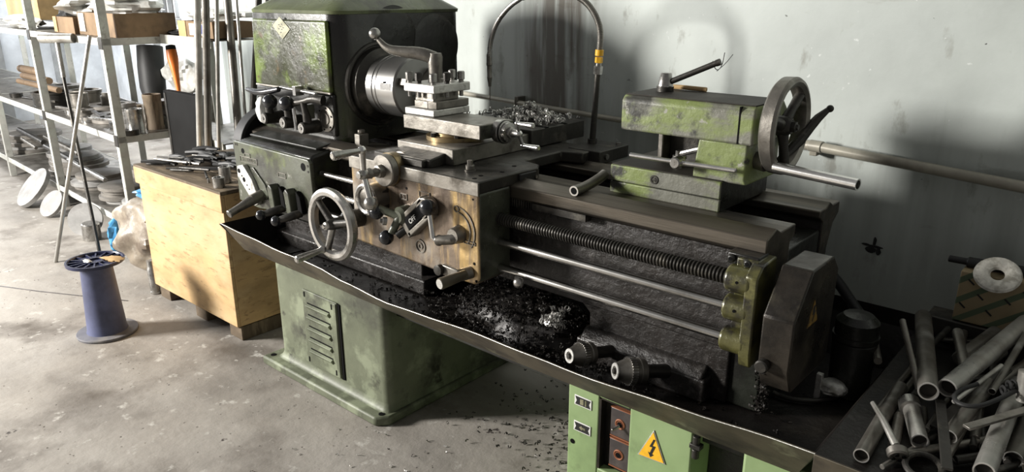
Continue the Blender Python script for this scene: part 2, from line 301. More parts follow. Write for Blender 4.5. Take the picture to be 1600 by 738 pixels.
for i in range(6): b_ = MB(); b_.box(-10.12, -10.08, -.8 + i * .64, -.76 + i * .64, 1.3, 2.9); build('bar', b_, 'glass', wn2, smooth=False)
# posts on the far walls (dark vertical straps seen between the shelves)
for i, (u, wd) in enumerate(((-8.0, .14), (-7.3, .05), (-5.9, .10))): wallobj('trim_%d' % (i + 2), [(u, u + wd, -.06, -.001, 0, 1.18 if i < 2 else 3.6)], 'glass')
for i, y in enumerate((3.2, 2.55, 3.9)): t = MB(); t.box(-9.999, -9.93, y, y + .14, 0, 1.24 if y < 2.6 else 3.5); struct('trim_%d' % (i + 5), t, 'glass', smooth=False)
# wall pipe
pp = MB(); pp.tube([(-4.4, 2.85, .965), (-2.442, 2.504, .959), (-1.52, 2.342, .958), (-.88, 2.229, .978)], .0105, 12)
wp = build('wall_pipe', pp, 'pvc'); tag(wp, 'beige steel conduit pipe running along the grey wall behind the lathe', 'pipe')
q = MB(); q.tube([(-.90, 2.232, .978), (-.727, 2.202, .978), (-.446, 2.152, .969), (-.211, 2.111, .961), (.4, 2.0, .945)], .0145, 14); build('sagging_section', q, 'pvc', wp)
q = MB(); q.cyl((-.76, 2.208, .9785), (-.72, 2.201, .9785), .0172, n=18); q.box(-.757, -.735, 2.2, 2.255, .950, .97); build('coupling', q, 'pvc', wp, bevel=.002)
for x, y in ((-2.1, 2.447), (-1.25, 2.297), (-.1, 2.093)): q = MB(); q.box(x - .01, x + .01, y - .014, y + .045, .945, .985); build('pipe_clip', q, 'steel_dull', wp, bevel=.002)
# paint smears and plaster marks
q = MB()
for (u, z, a, b) in ((.05, .700, .012, .010), (.062, .712, .017, .004), (.035, .712, .014, .004), (.058, .726, .004, .014), (.072, .70, .006, .012)): q.blob((u, 0, z), a, .003, b, seed=int(z * 1000 + a * 999), amp=.55, n=14, k=6)
vs = [wrot @ Vector((v.x, -.002 + v.y * .3, v.z)) + Vector((-.6, 2.22, 0)) for v in q.v]; q.v = vs; struct('trim_9', q, 'black')

# ============================================================ LATHE
lathe = thing('lathe', 'large old green metal lathe on green pedestals with an oily black chip tray', 'lathe', (-1.6, 1.7, 0))
LA = lathe
def part(name, mb, m, bevel=0., **k): return build(name, mb, m, LA, bevel=bevel, **k)
# ---- pedestals
p = MB(); x0, x1, y0, y1 = -2.44, -1.785, 1.405, 1.98
rp_ = []
for cx, cy, a0 in ((x0 + .03, y0 + .03, 180), (x1 - .03, y0 + .03, 270), (x1 - .03, y1 - .03, 0), (x0 + .03, y1 - .03, 90)):
    for k in range(7): rp_.append((cx + .03 * math.cos(R(a0 + 15 * k)), cy + .03 * math.sin(R(a0 + 15 * k))))
p.prism(rp_, 'z', .03, .444)
ped = part('pedestal', p, 'paint_stand')
p = MB(); p.prism([(-2.50, 1.352), (-1.80, 1.352), (-1.765, 1.39), (-1.765, 2.02), (-2.50, 2.02)], 'z', 0, .035); build('base_flange', p, 'paint_stand', ped, bevel=.008)
vs = []; fs = []; K = 8; NR = 44   # concave fillet between body and flange
for k in range(K + 1):
    a = k / K * math.pi / 2; e = .022 * (1 - math.sin(a)); h = .034 + .04 * (1 - math.cos(a))
    for i in range(NR):
        side, t = divmod(i, NR // 4); t = t / (NR // 4); rr = .03; X0, X1, Y0, Y1 = x0 - e, x1 + e * .4, y0 - e, y1 + e * .5
        ang = [(-180, -90), (-90, 0), (0, 90), (90, 180)][side]; cx, cy = [(X0 + rr, Y0 + rr), (X1 - rr, Y0 + rr), (X1 - rr, Y1 - rr), (X0 + rr, Y1 - rr)][side]
        aa = R(ang[0] + 90 * t * 11 / 10); vs.append((cx + math.cos(aa) * rr * .97, cy + math.sin(aa) * rr * .97, h))
for k in range(K):
    for i in range(NR): fs.append((k * NR + i, k * NR + (i + 1) % NR, (k + 1) * NR + (i + 1) % NR, (k + 1) * NR + i))
p = MB(); p.add(vs, fs); build('base_fillet', p, 'paint_stand', ped, ang=80)
for (x, y) in ((-2.47, 1.385), (-1.80, 1.385)):
    q = MB(); q.cyl((x, y, .035), (x, y, .0365), .011, n=14); build('bolt_hole', q, 'hole', ped)
v = MB(); VX0, VX1, VZ0, VZ1 = -2.245, -2.035, .075, .375
v.box(VX0, VX1, 1.398, 1.404, VZ0, VZ1); v.box(VX1 - .022, VX1 - .002, 1.394, 1.399, VZ0 + .005, VZ1 - .004)
vp = part('vent_cover', v, 'paint_stand', .003)
for i in range(5):
    z = .325 - i * .046; v = MB(); v.prism([(1.398, z), (1.3865, z - .006), (1.398, z - .022)], 'x', VX0 + .028, VX1 - .045); build('louvre', v, 'paint_stand', vp, bevel=.002)
    v = MB(); v.box(VX0 + .028, VX1 - .045, 1.3972, 1.3978, z - .003, z + .004); build('slot', v, 'hole', vp, smooth=False)
v = MB(); v.prism([(VX1 + .001, VZ1 - .002), (VX1 + .012, VZ1 - .004), (VX1 + .014, VZ0 + .002), (VX1 + .002, VZ0)], 'y', 1.4005, 1.4045); build('side_gap', v, 'hole', vp, smooth=False)
for (x, z) in ((VX0 + .015, VZ1 - .015), (VX1 - .03, VZ1 - .02), (VX1 - .03, VZ0 + .02), (VX0 + .012, VZ0 + .02)):
    v = MB(); v.box(x - .003, x + .003, 1.3965, 1.398, z - .012, z + .008); build('screw_slot', v, 'hole', vp, smooth=False)
# ---- electrical cabinet
p = MB(); CX0, CX1 = -1.027, -.668
nx0, nx1, nz0, nz1 = -.930, -.838, .215, .425
p.prism([(CX0, 0.02), (nx0, .02), (nx0, .444), (CX0, .444)], 'y', 1.405, 1.95); p.box(nx1, CX1, 1.405, 1.95, .02, .444)
p.box(nx0, nx1, 1.405, 1.95, .02, nz0); p.box(nx0, nx1, 1.405, 1.95, nz1, .444); p.box(nx0, nx1, 1.435, 1.95, nz0, nz1)
cab = part('electrical_cabinet', p, 'paint_cab', .004)
q = MB(); q.box(nx0 - .0005, nx0 + .006, 1.4065, 1.436, nz0, nz1); q.box(nx0, nx1, 1.431, 1.4355, nz0, nz1); q.box(nx0, nx1, 1.4065, 1.436, nz1 - .004, nz1 + .0005); build('recess_shade', q, 'brown_dk', cab, smooth=False)  # dark sheets that put the recess's shade into the colour
for zc in (.362, .272):
    q = MB(); q.box(-.903, -.840, 1.420, 1.4349, zc - .040, zc + .040); sp = build('switch_plate', q, 'brownp', cab, bevel=.002)
    q = MB()
    for b in ((-.903, -.840, zc + .040, zc + .0425), (-.903, -.840, zc - .0425, zc - .040), (-.840, -.8382, zc - .0425, zc + .0425)): q.box(b[0], b[1], 1.419, 1.434, b[2], b[3])
    build('plate_edge', q, 'copper', cab, smooth=False)
    q = MB(); q.torus((-.874, 1.4195, zc), (0, 1, 0), .0125, .0025, 24, 8); q.cyl((-.874, 1.4196, zc), (-.874, 1.4175, zc), .009, n=18); build('switch_ring', q, ['copper'], cab)
    q = MB(); q.cyl((-.874, 1.417, zc), (-.874, 1.4165, zc), .0075, n=18); build('switch_bore', q, 'hole', cab)
q = MB(); q.cyl((-.873, 1.415, .360), (-.882, 1.395, .353), .0045, .0035, n=12, ch=.001); build('toggle', q, 'steel', cab)
for (zc, s) in ((.392, '0 1'), (.315, '<')):
    q = MB(); q.box(-1.006, -.952, 1.4025, 1.4049, zc - .0145, zc + .0145); pl = build('label_plate', q, 'white', cab, bevel=.001)
    q = MB(); q.prism([(-1.003, zc + .0115), (-.955, zc + .0115), (-.960, zc), (-.955, zc - .0115), (-1.003, zc - .0115), (-.998, zc)], 'y', 1.4018, 1.4024); build('label_ink', q, 'black', cab, smooth=False)
    if s == '0 1':
        q = MB(); q.box(-.987, -.976, 1.401, 1.4017, zc - .008, zc + .008); q.box(-.972, -.967, 1.401, 1.4017, zc - .008, zc + .008); build('label_digits', q, 'plate', cab, smooth=False)
    else:
        q = MB(); q.prism([(-.988, zc), (-.979, zc + .007), (-.979, zc + .003), (-.968, zc + .003), (-.968, zc - .003), (-.979, zc - .003), (-.979, zc - .007)], 'y', 1.401, 1.4017); build('label_arrow', q, 'plate', cab, smooth=False)
tri = [(-.805, .315), (-.735, .320), (-.768, .392)]
def grow(t, k): c = (sum(a[0] for a in t) / 3, sum(a[1] for a in t) / 3); return [(c[0] + (a[0] - c[0]) * k, c[1] + (a[1] - c[1]) * k) for a in t]
q = MB(); q.prism(grow(tri, 1.12), 'y', 1.4022, 1.4049); ws = build('warning_sign', q, 'steel_flat', cab, bevel=.0008)
q = MB(); q.prism(grow(tri, 1.0), 'y', 1.4010, 1.4021); build('sign_face', q, 'yellow', cab, smooth=False)
q = MB(); q.prism([(-.766, .374), (-.776, .350), (-.768, .351), (-.774, .333), (-.779, .334), (-.772, .322), (-.763, .331), (-.768, .332), (-.759, .356), (-.768, .355), (-.761, .374)], 'y', 1.4003, 1.4009); build('lightning_bolt', q, 'black', cab, smooth=False)
q = MB()
for zc in (.42, .385): q.cyl((-.655, 1.40, zc - .012), (-.655, 1.40, zc + .012), .009, n=14)
q.box(-.668, -.640, 1.39, 1.41, .40, .412); build('hinge', q, 'steel_dk', cab, bevel=.002)
q = MB(); q.cyl((-1.01, 1.4045, .262), (-1.01, 1.4035, .262), .007, n=14); build('bolt_hole', q, 'hole', cab)
p = MB(); p.box(CX1, -.545, 1.50, 1.95, .02, .444); part('cabinet_recess', p, 'paint_dark', .004)
p = MB(); p.box(-.545, -.33, 1.405, 1.95, .02, .444); part('end_pedestal', p, 'paint_cab', .008)
p = MB(); p.box(-1.05, -.31, 1.37, 1.99, 0, .03); part('foot_flange', p, 'paint_cab', .006)
# ---- chip tray : floor + wavy front lip, other lips
def lipz(x):   # height of the lip's top edge along X
    pts = [(-2.66, .557), (-2.2, .540), (-2.0, .534), (-1.90, .517), (-1.65, .506), (-1.4, .517), (-.98, .519), (-.61, .535), (-.37, .55)]
    for (a, za), (b, zb) in zip(pts[:-1], pts[1:]):
        if x <= b: return za + (zb - za) * max(0, (x - a)) / (b - a)
    return pts[-1][1]
tx0, tx1 = -2.66, -.37; n = 48
vs = []; fs = []
for i in range(n + 1):
    x = tx0 + (tx1 - tx0) * i / n; z = lipz(x); xb = min(max(x, tx0 + .05), tx1 - .05)
    wv = .003 * math.sin(x * 9) + .002 * math.sin(x * 23)
    zb = .440 + (z - .52) * .2; vs += [(x, 1.325 + wv, z), (xb, 1.388, zb), (x, 1.329 + wv, z + .001), (xb, 1.392, zb + .003)]
for i in range(n):
    a = 4 * i; b = a + 4; fs += [(a, b, b + 1, a + 1), (a + 2, a + 3, b + 3, b + 2), (a, a + 2, b + 2, b), (a + 1, b + 1, b + 3, a + 3)]
fs += [(0, 1, 3, 2), (4 * n, 4 * n + 2, 4 * n + 3, 4 * n + 1)]
p = MB(); p.add(vs, fs); tray_lip = part('tray_front_lip', p, 'lip')
q = MB(); q.tube([vs[4 * i] for i in range(n + 1)], .0011, 6); build('lip_highlight', q, 'steel_flat', tray_lip)  # pale line painted in as the highlight along the lip
p = MB()
for i in range(n):
    xa = max(tx0 + .05, tx0 + (tx1 - tx0) * i / n); xb = min(tx1 - .05, tx0 + (tx1 - tx0) * (i + 1) / n)
    if xb <= xa: continue
    za, zb = .4465 + (lipz(xa) - .52) * .2, .4465 + (lipz(xb) - .52) * .2
    p.add([(xa, 1.389, za), (xb, 1.389, zb), (xb, 1.6, .445), (xa, 1.6, .445), (xb, 2.0, .445), (xa, 2.0, .445)], [(0, 1, 2, 3), (3, 2, 4, 5)])
p.add([(tx0, 1.325, .557), (tx0 + .05, 1.389, .453), (tx0 + .05, 2.0, .445), (tx0, 2.05, .557)], [(0, 1, 2, 3)])
p.add([(tx1, 1.325, .55), (tx1 - .05, 1.389, .452), (tx1 - .05, 2.0, .445), (tx1, 2.05, .555)], [(3, 2, 1, 0)])
p.add([(tx0, 2.05, .557), (tx0 + .05, 2.0, .445), (tx1 - .05, 2.0, .445), (tx1, 2.05, .555), (tx0, 2.051, .60), (tx1, 2.051, .60)], [(0, 1, 2, 3), (4, 0, 3, 5)])
tr = part('chip_tray', p, 'tray', smooth=False); sm = tr.modifiers.new('s', 'SOLIDIFY'); sm.thickness = .003; sm.offset = -1
p = MB(); p.box(-2.5, -.4, 1.46, 1.9, .38, .4405); part('tray_support', p, 'paint_dark', .004)
# swarf lying in the tray (countless)
p = MB()
rs = random.Random(3)
def curl(mb, c, r, h, turns, rr, n=4, seg=7):
    ph = rr.uniform(0, 6); ax = Vector((rr.uniform(-1, 1), rr.uniform(-1, 1), rr.uniform(-.2, .2))).normalized(); d, u, v = frame(ax); P = []
    for i in range(int(turns * seg) + 1):
        a = ph + 2 * math.pi * i / seg; P.append(Vector(c) + d * (h * i / (turns * seg) - h / 2) + (u * math.cos(a) + v * math.sin(a)) * r)
    vs = []; fs = []
    wd = d * .0022
    for q_ in P: vs += [q_ - wd, q_ + wd]
    for i in range(len(P) - 1): fs.append((2 * i, 2 * i + 1, 2 * i + 3, 2 * i + 2))
    mb.add(vs, fs)
for i in range(900):
    x = rs.gauss(-1.32, .2); y = rs.uniform(1.42, 1.6); 
    if not -2.5 < x < -.5: continue
    curl(p, (x, y, .45 + abs(rs.gauss(0, .012))), rs.uniform(.002, .005), .01, 1.2, rs)
for i in range(260): curl(p, (rs.uniform(-2.5, -.5), rs.uniform(1.41, 1.58), .449), rs.uniform(.002, .004), .008, 1, rs)
part('tray_swarf', p, 'chips_dk', kind='stuff', smooth=False)
p = MB(); p.blob((-1.33, 1.62, .446), .26, .17, .12, 5, .12, 40, 20, flat=.446); part('swarf_heap', p, 'tray')
p = MB()
for i in range(900):
    a = rs.uniform(0, 6.28); r_ = rs.uniform(0, 1) ** .5; x = -1.33 + .27 * r_ * math.cos(a); y = 1.62 - abs(.19 * r_ * math.sin(a)); curl(p, (x, y, .448 + .132 * max(0, 1 - r_ ** 2) ** .5 * rs.uniform(.85, 1.08)), rs.uniform(.002, .006), .01, 1.2, rs)
part('heaped_swarf', p, 'chips_dk', kind='stuff', smooth=False)
p = MB()
for i in range(46): curl(p, (-1.13 + rs.gauss(0, .016), 1.47 + rs.gauss(0, .012), .545 + abs(rs.gauss(0, .02))), rs.uniform(.004, .009), .012, 1.5, rs, seg=9)
part('bright_curl_tuft', p, 'chips', kind='stuff', smooth=False)
# ---- bed
BX0, BX1 = -2.66, -.58
bp_ = [(1.505, .862), (1.50, .866), (1.50, .898), (1.548, .914), (1.575, .90), (1.66, .90), (1.66, .872), (1.635, .86), (1.635, .60), (1.535, .60), (1.535, .85)]
p = MB(); p.prism(bp_, 'x', BX0, BX1)
rp = [(1.82, .875), (1.82, .893), (1.86, .893), (1.885, .905), (1.91, .893), (1.96, .893), (1.96, .862), (1.925, .84), (1.90, .78), (1.90, .60), (1.845, .60), (1.845, .86)]
p.prism(rp, 'x', BX0, BX1)
bed = part('bed', p, ['grime', 'dash'], .003)
for pg in bed.data.polygons:
    if pg.center.z > .255 and abs(pg.normal.x) < .5: pg.material_index = 1
for pg in bed.data.polygons:
    if abs(pg.normal.x) > .5: pg.material_index = 1
p = MB()
for x in (-2.0, -1.42, -.98, -.62): p.box(x - .03, x + .012, 1.635, 1.845, .6, .82)
part('bed_rib', p, 'grime', .003)
p = MB(); p.prism([(1.56, .447), (1.56, .60), (1.91, .60), (1.91, .447)], 'x', -.76, -.585); p.box(-.64, -.583, 1.64, 1.84, .6, .84); p.box(-.64, -.583, 1.55, 1.90, .6, .70)
part('bed_end_web', p, 'paint_dark', .004)
p = MB(); p.prism([(-1.07, .446), (-.66, .446), (-.66, .66), (-1.13, .66), (-1.13, .62), (-1.07, .57)], 'y', 1.55, 1.9); p.box(-1.085, -.70, 1.512, 1.9, .446, .508); p.prism([(1.512, .505), (1.552, .505), (1.552, .535), (1.535, .53)], 'x', -1.075, -.71)
part('bed_foot', p, 'grime', .006, seg=3)
p = MB(); p.box(-2.6, -1.72, 1.53, 1.9, .446, .50); p.box(-2.58, -1.76, 1.56, 1.9, .49, .62); part('bed_foot', p, 'grime', .006)
p = MB(); p.box(-1.24, -1.06, 1.503, 1.53, .842, .861); 
for i in range(22): p.box(-1.36 + i * .0085, -1.3555 + i * .0085, 1.507, 1.53, .838, .862)
p.box(-1.9, -1.17, 1.512, 1.53, .846, .864); part('gear_rack', p, 'steel_dk', .0008)
# ---- screws and rods
p = MB(); L = 62; vs = []; prof = []
SX0, SX1 = -1.34, -.632; k_ = int((SX1 - SX0) / .0088)
prof = []
for i in range(k_): t = i * .0088; prof += [(t, .0125), (t + .0018, .0175), (t + .0050, .0175), (t + .0068, .0125)]
p.rev((SX0, 1.452, .815), (1, 0, 0), prof, 20); part('lead_screw', p, 'steel_dk', smooth=True, ang=20)
p = MB(); p.cyl((-2.14, 1.452, .815), (-.60, 1.452, .815), .0085, n=16); part('lead_screw_core', p, 'steel')
p = MB(); p.cyl((-2.14, 1.452, .748), (-.60, 1.452, .748), .0115, n=20); part('feed_rod', p, 'rod')
p = MB(); p.cyl((-2.14, 1.452, .672), (-.60, 1.452, .672), .0115, n=20); q = p; part('switch_rod', p, 'rod')
# ---- end bracket
p = MB()
for z, r in ((.815, .031), (.748, .030), (.672, .0295)): p.cyl((-.638, 1.452, z), (-.578, 1.452, z), r, n=28, ch=.004)
p.box(-.625, -.575, 1.455, 1.50, .65, .862); part('end_bracket', p, 'paint_yell', .004)
p = MB(); p.prism([(1.432, .625), (1.424, .66), (1.424, .835), (1.45, .858), (1.52, .862), (1.52, .625)], 'x', -.590, -.562); part('bracket_plate', p, 'paint_yell', .004)
p = MB(); p.box(-.650, -.578, 1.462, 1.512, .842, .868); p.cyl((-.638, 1.462, .856), (-.638, 1.452, .856), .0085, n=16); p.cyl((-.600, 1.462, .852), (-.600, 1.452, .852), .009, n=16); part('bracket_cap', p, 'paint_dark', .003)
for x, z in ((-.638, .856), (-.600, .852)): q = MB(); q.cyl((x, 1.4525, z), (x, 1.4512, z), .0045, n=12); part('bolt_hole', q, 'hole')
for z in (.818, .752): q = MB(); q.cyl((-.606, 1.424, z), (-.606, 1.4205, z), .0035, n=10); part('oil_hole', q, 'hole')
# ---- end cover box
p = MB(); p.prism([(1.402, .655), (1.402, .770), (1.478, .862), (1.60, .862), (1.64, .825), (1.64, .60), (1.43, .60)], 'x', -.535, -.468); ec = part('end_cover', p, 'brown_dk', .004)
for v_ in ec.data.vertices: pass
q = MB(); q.cyl((-.520, 1.402, .662), (-.520, 1.382, .662), .0145, n=20, ch=.003); build('cover_knob', q, 'steel_dk', ec)
q = MB(); q.prism([(1.475, .735), (1.535, .735), (1.505, .79)], 'x', -.4679, -.4667); build('cover_warning_triangle', q, 'plate_old', ec, smooth=False)
q = MB(); q.prism([(1.502, .778), (1.512, .778), (1.508, .764), (1.515, .764), (1.503, .742), (1.506, .758), (1.498, .758)], 'x', -.4667, -.4660); build('lightning_bolt', q, 'black', ec, smooth=False)
# ---- headstock
HX0, HX1, HY0, HY1 = -2.67, -2.13, 1.55, 2.15
def rring(x0, x1, y0, y1, z, rl, rr, n=8):
    P = []
    for cx, cy, a0, r_ in ((x0 + rl, y0 + rl, 180, rl), (x1 - rr, y0 + rr, 270, rr), (x1 - rr, y1 - rr, 0, rr), (x0 + rl, y1 - rl, 90, rl)):
        for k in range(n + 1): P.append((cx + r_ * math.cos(R(a0 + 90 * k / n)), cy + r_ * math.sin(R(a0 + 90 * k / n)), z))
    return P
def loft(mb, rings):
    n = len(rings[0]); vs = [p for r_ in rings for p in r_]; fs = [tuple(range(n - 1, -1, -1)), tuple((len(rings) - 1) * n + i for i in range(n))]
    for k in range(len(rings) - 1):
        for i in range(n): fs.append((k * n + i, k * n + (i + 1) % n, (k + 1) * n + (i + 1) % n, (k + 1) * n + i))
    return mb.add(vs, fs)
p = MB(); loft(p, [rring(HX0, HX1, HY0, HY1, .905, .02, .065), rring(HX0, HX1, HY0, HY1, 1.28, .02, .065), rring(HX0 + .01, HX1, HY0, HY1, 1.338, .02, .065)])
hs_ = part('headstock', p, 'head_dk')
q = MB(); loft(q, [rring(HX0 + .010 + a, HX1 - a * .9, HY0 + a * f, HY1 - a, z, .03, .06) for a, f, z in ((.012, 1, 1.336), (-.003, 1, 1.339), (-.005, 1, 1.350), (.002, 1, 1.356), (.03, 1.2, 1.375), (.07, 1.3, 1.405), (.12, 1.4, 1.43), (.18, 1.3, 1.445))])
build('top_cover', q, 'paint_cover', hs_, ang=50)
q = MB(); q.box(-2.655, -2.165, HY0 - .009, HY0 + .01, .925, 1.072); build('control_panel', q, 'paint_dark', hs_, bevel=.006)
q = MB(); q.box(-2.652, -2.172, HY0 - .013, HY0 + .004, 1.076, 1.318)
for v_ in q.v:
    if v_.z > 1.3 and v_.x < -2.5: v_.x += .015
build('front_cover', q, 'paint_head', hs_, bevel=.01, seg=4)
q = MB(); q.box(-2.645, -2.170, HY0 - .016, HY0 - .008, 1.072, 1.079); build('seam_strip', q, 'steel_dull', hs_, bevel=.001)
q = MB(); c0 = (-2.437, 1.289)
q.prism([(c0[0] - .056, c0[1] + .006), (c0[0] - .004, c0[1] + .038), (c0[0] + .056, c0[1] - .004), (c0[0] + .004, c0[1] - .040)], 'y', HY0 - .0155, HY0 - .0132); pl = build('name_plate', q, 'plate', hs_, bevel=.0005)
q = MB()
for (a, b) in ((-.012, .01), (.006, .012), (-.014, -.004), (.004, -.006), (-.004, -.016), (.014, .0), (-.004, .004)): q.box(c0[0] + a - .004, c0[0] + a + .004, HY0 - .0162, HY0 - .0156, c0[1] + b - .0015, c0[1] + b + .0015)
build('plate_marks', q, 'black', hs_, smooth=False)
q = MB(); q.cyl((-2.31, HY0 + .12, 1.426), (-2.31, HY0 + .12, 1.445), .02, n=18, ch=.003); q.box(-2.34, -2.28, HY0 + .105, HY0 + .135, 1.425, 1.437); build('cover_clip', q, 'steel_dull', hs_, bevel=.002)
q = MB(); q.rev((-2.213, HY0 - .009, .985), (0, -1, 0), [(0, .047), (.005, .046), (.006, .032), (.003, .031), (.003, .022), (.007, .021), (.007, 1e-5)], 32); sg = build('sight_glass', q, 'steel_dull', hs_)
for k in range(6):
    a = k * math.pi / 3 + .3; q = MB(); q.cyl((-2.213 + .039 * math.cos(a), HY0 - .0145, .985 + .039 * math.sin(a)), (-2.213 + .039 * math.cos(a), HY0 - .0165, .985 + .039 * math.sin(a)), .0035, n=8); build('flange_screw', q, 'hole', hs_)
# raised contours on the right end
q = MB()
for (y, z, r) in ((1.80, 1.255, .10), (2.0, 1.22, .11)): q.rev((HX1 - .002, y, z), (1, 0, 0), [(0, r + .012), (.003, r), (.006, r - .02), (.006, 1e-5)], 48)
build('cast_contour', q, 'paint_dark', hs_)
q = MB(); q.rev((HX1 - .002, 1.72, 1.098), (1, 0, 0), [(0, .150), (.008, .146), (.010, .138), (.004, .134), (.004, .130), (.028, .126), (.032, .118), (.06, .09)], 48); build('spindle_flange', q, 'steel_dk', hs_)
q = MB(); q.box(-2.085, -2.055, 1.56, 1.60, .90, .945); q.cyl((-2.07, 1.58, .945), (-2.07, 1.58, .958), .014, n=6); build('foot_clamp', q, 'steel_dull', hs_, bevel=.003)
# ---- chuck
q = MB(); q.rev((-2.085, 1.72, 1.098), (1, 0, 0), [(0, .098), (.006, .104), (.035, .104), (.038, .101), (.042, .101), (.045, .104), (.055, .104), (.057, .102), (.061, .102), (.063, .104), (.148, .104), (.154, .098), (.154, .035), (.14, .033), (.14, 1e-5)], 64)
ch = part('chuck', q, 'chuck', ang=25)
for k in range(3):
    a = R(100 + 120 * k); d, u, v_ = frame((1, 0, 0)); w_ = u * math.cos(a) + v_ * math.sin(a); rot = Matrix((Vector((1, 0, 0)), w_, Vector((1, 0, 0)).cross(w_))).transposed()
    q = MB(); c = Vector((-1.93, 1.72, 1.098)) + w_ * .055; q.box(c.x, c.x + .035, c.y - .03, c.y + .03, c.z - .012, c.z + .012, rot=rot.to_3x3()); build('chuck_jaw', q, 'steel_dull', ch, bevel=.002)
for k in (0, 1):
    q = MB(); a = R(8 + 0 * k); y = 1.72 - .1035 * math.cos(a); z = 1.098 + .1035 * math.sin(a) + (.010 if k else -.012)
    q.box(-1.985, -1.972, y - .001, y + .003, z - .005, z + .003); build('key_hole', q, 'hole', ch, smooth=False)
q = MB(); q.box(-2.0, -1.946, 1.6155, 1.620, 1.098, 1.120); build('index_mark', q, 'steel_br', ch, bevel=.001)
# ---- headstock levers and knobs
def balllever(parent, hub, ballc, rb=.017, r0=.009, r1=.006, name='lever', m='plastic'):
    q = MB(); q.tube([hub, (Vector(hub) * .5 + Vector(ballc) * .5), ballc], [r0, (r0 + r1) / 2, r1], 12); o = build(name, q, 'steel_dk', parent)
    q = MB(); q.ball(ballc, rb); build('ball_knob', q, m, parent); return o
hy = HY0 - .009
for x, z in ((-2.50, .965), (-2.375, .962), (-2.26, .955)):
    q = MB(); q.cyl((x, hy, z), (x, hy - .075, z), .024, .021, n=24, ch=.003); q.tube([(x, hy - .045, z + .01), (x, hy - .05, z + .05), (x - .004, hy - .055, z + .09)], [.017, .013, .011], 14)
    o = build('gear_lever_hub', q, 'steel_dk', hs_)
    q = MB(); q.cyl((x, hy - .075, z), (x, hy - .077, z), .017, n=20); q.cyl((x, hy - .077, z), (x, hy - .08, z), .006, n=12); build('hub_cap', q, 'steel', hs_)
for x, z in ((-2.445, 1.032), (-2.337, 1.035)):
    q = MB(); q.ball((x, hy - .075, z), .027); build('ball_knob', q, 'plastic', hs_)
q = MB(); q.tube([(-2.62, hy - .06, 1.062), (-2.53, hy - .065, 1.055), (-2.42, hy - .05, 1.076)], [.008, .014, .01], 12, smooth=1); build('lever_arm', q, 'plastic', hs_)
q = MB(); q.tube([(-2.33, hy - .06, 1.035), (-2.27, hy - .055, 1.045), (-2.22, hy - .045, 1.060), (-2.18, hy - .03, 1.055)], [.014, .010, .014, .018], 12, smooth=1); build('lever_arm', q, 'steel_dk', hs_)
q = MB(); q.cyl((-2.43, hy - .035, 1.082), (-2.21, hy - .035, 1.076), .007, n=14, ch=.002); q.box(-2.325, -2.307, hy - .055, hy - .02, 1.062, 1.095); build('rod_lever', q, 'steel_br', hs_, bevel=.001)
q = MB(); q.tube([(-2.305, hy - .07, 1.02), (-2.298, hy - .072, .98), (-2.295, hy - .072, .945)], .006, 10); q.cyl((-2.32, hy - .06, 1.0), (-2.312, hy - .06, .945), .005, n=10); build('drop_handle', q, 'steel_br', hs_)
q = MB(); q.box(-2.275, -2.25, hy - .05, hy - .02, .985, 1.035); build('lever_block', q, 'paint', hs_, bevel=.003)
q = MB(); q.blob((-2.58, hy - .03, .985), .022, .02, .05, 3, .2); rag = q; build('white_sleeve', q, 'white', hs_)
# ---- pulley guard / big rim left of feed box
q = MB(); q.ring((-2.70, 1.60, .83), (1, 0, 0), [(-.03, .13), (-.03, .145), (.03, .145), (.03, .13)], 48); q.cyl((-2.72, 1.60, .83), (-2.70, 1.60, .83), .13, n=40); part('belt_pulley', q, 'rubber', .003)
# ---- feed box
FY = 1.42
p = MB(); p.prism([(FY, .628), (FY, .872), (1.435, .878), (1.60, .903), (1.60, .62)], 'x', -2.625, -2.15)
for v_ in p.v:
    if v_.x > -2.2 and v_.z < .7: v_.z += .0
fb = part('feed_box', p, 'paint_dark', .010, seg=3)
q = MB(); q.prism([(-2.64, .875), (-2.155, .867), (-2.142, .856), (-2.136, .745), (-2.15, .70), (-2.22, .655), (-2.5, .63), (-2.64, .64)], 'y', FY - .010, FY + .004); fp = build('face_plate', q, 'paint', fb, bevel=.004, seg=3)
q = MB(); q.prism([(1.46, .890), (1.59, .908), (1.59, .915), (1.46, .897)], 'x', -2.60, -2.17); build('top_lid', q, 'paint_dark', fb, bevel=.002)
for (x, z, r, sx) in ((-2.575, .842, .010, 1), (-2.182, .838, .014, 1)): q = MB(); q.rev((x, FY - .0095, z), (0, -1, 0), [(0, r), (.0015, r), (.0015, 1e-5)], 18); build('plate_hole', q, 'hole', fb)
for (x, z) in ((-2.625, .862), (-2.612, .862), (-2.155, .845), (-2.155, .825)): q = MB(); q.cyl((x, FY - .0095, z), (x, FY - .0115, z), .0045, n=10); build('plate_screw', q, 'steel_dk', fb)
def bez(x0, x1, z0, z1, y, t=.0025, w_=.0018):
    q = MB()
    for b in ((x0, x1, z0, z0 + w_), (x0, x1, z1 - w_, z1), (x0, x0 + w_, z0, z1), (x1 - w_, x1, z0, z1)): q.box(b[0], b[1], y - t, y, b[2], b[3])
    return q
build('raised_label_frame', bez(-2.345, -2.295, .778, .796, FY - .0095), 'steel_dull', fb, smooth=False)
build('raised_label_frame', bez(-2.60, -2.48, .800, .822, FY - .0095), 'steel_dull', fb, smooth=False)
build('raised_label_frame', bez(-2.565, -2.525, .822, .836, FY - .0095), 'steel_dull', fb, smooth=False)
text('raised_letters', 'H E 8 N U G', .016, (-2.54, FY - .0105, .811), (R(90), 0, 0), 'steel_dull', fb)
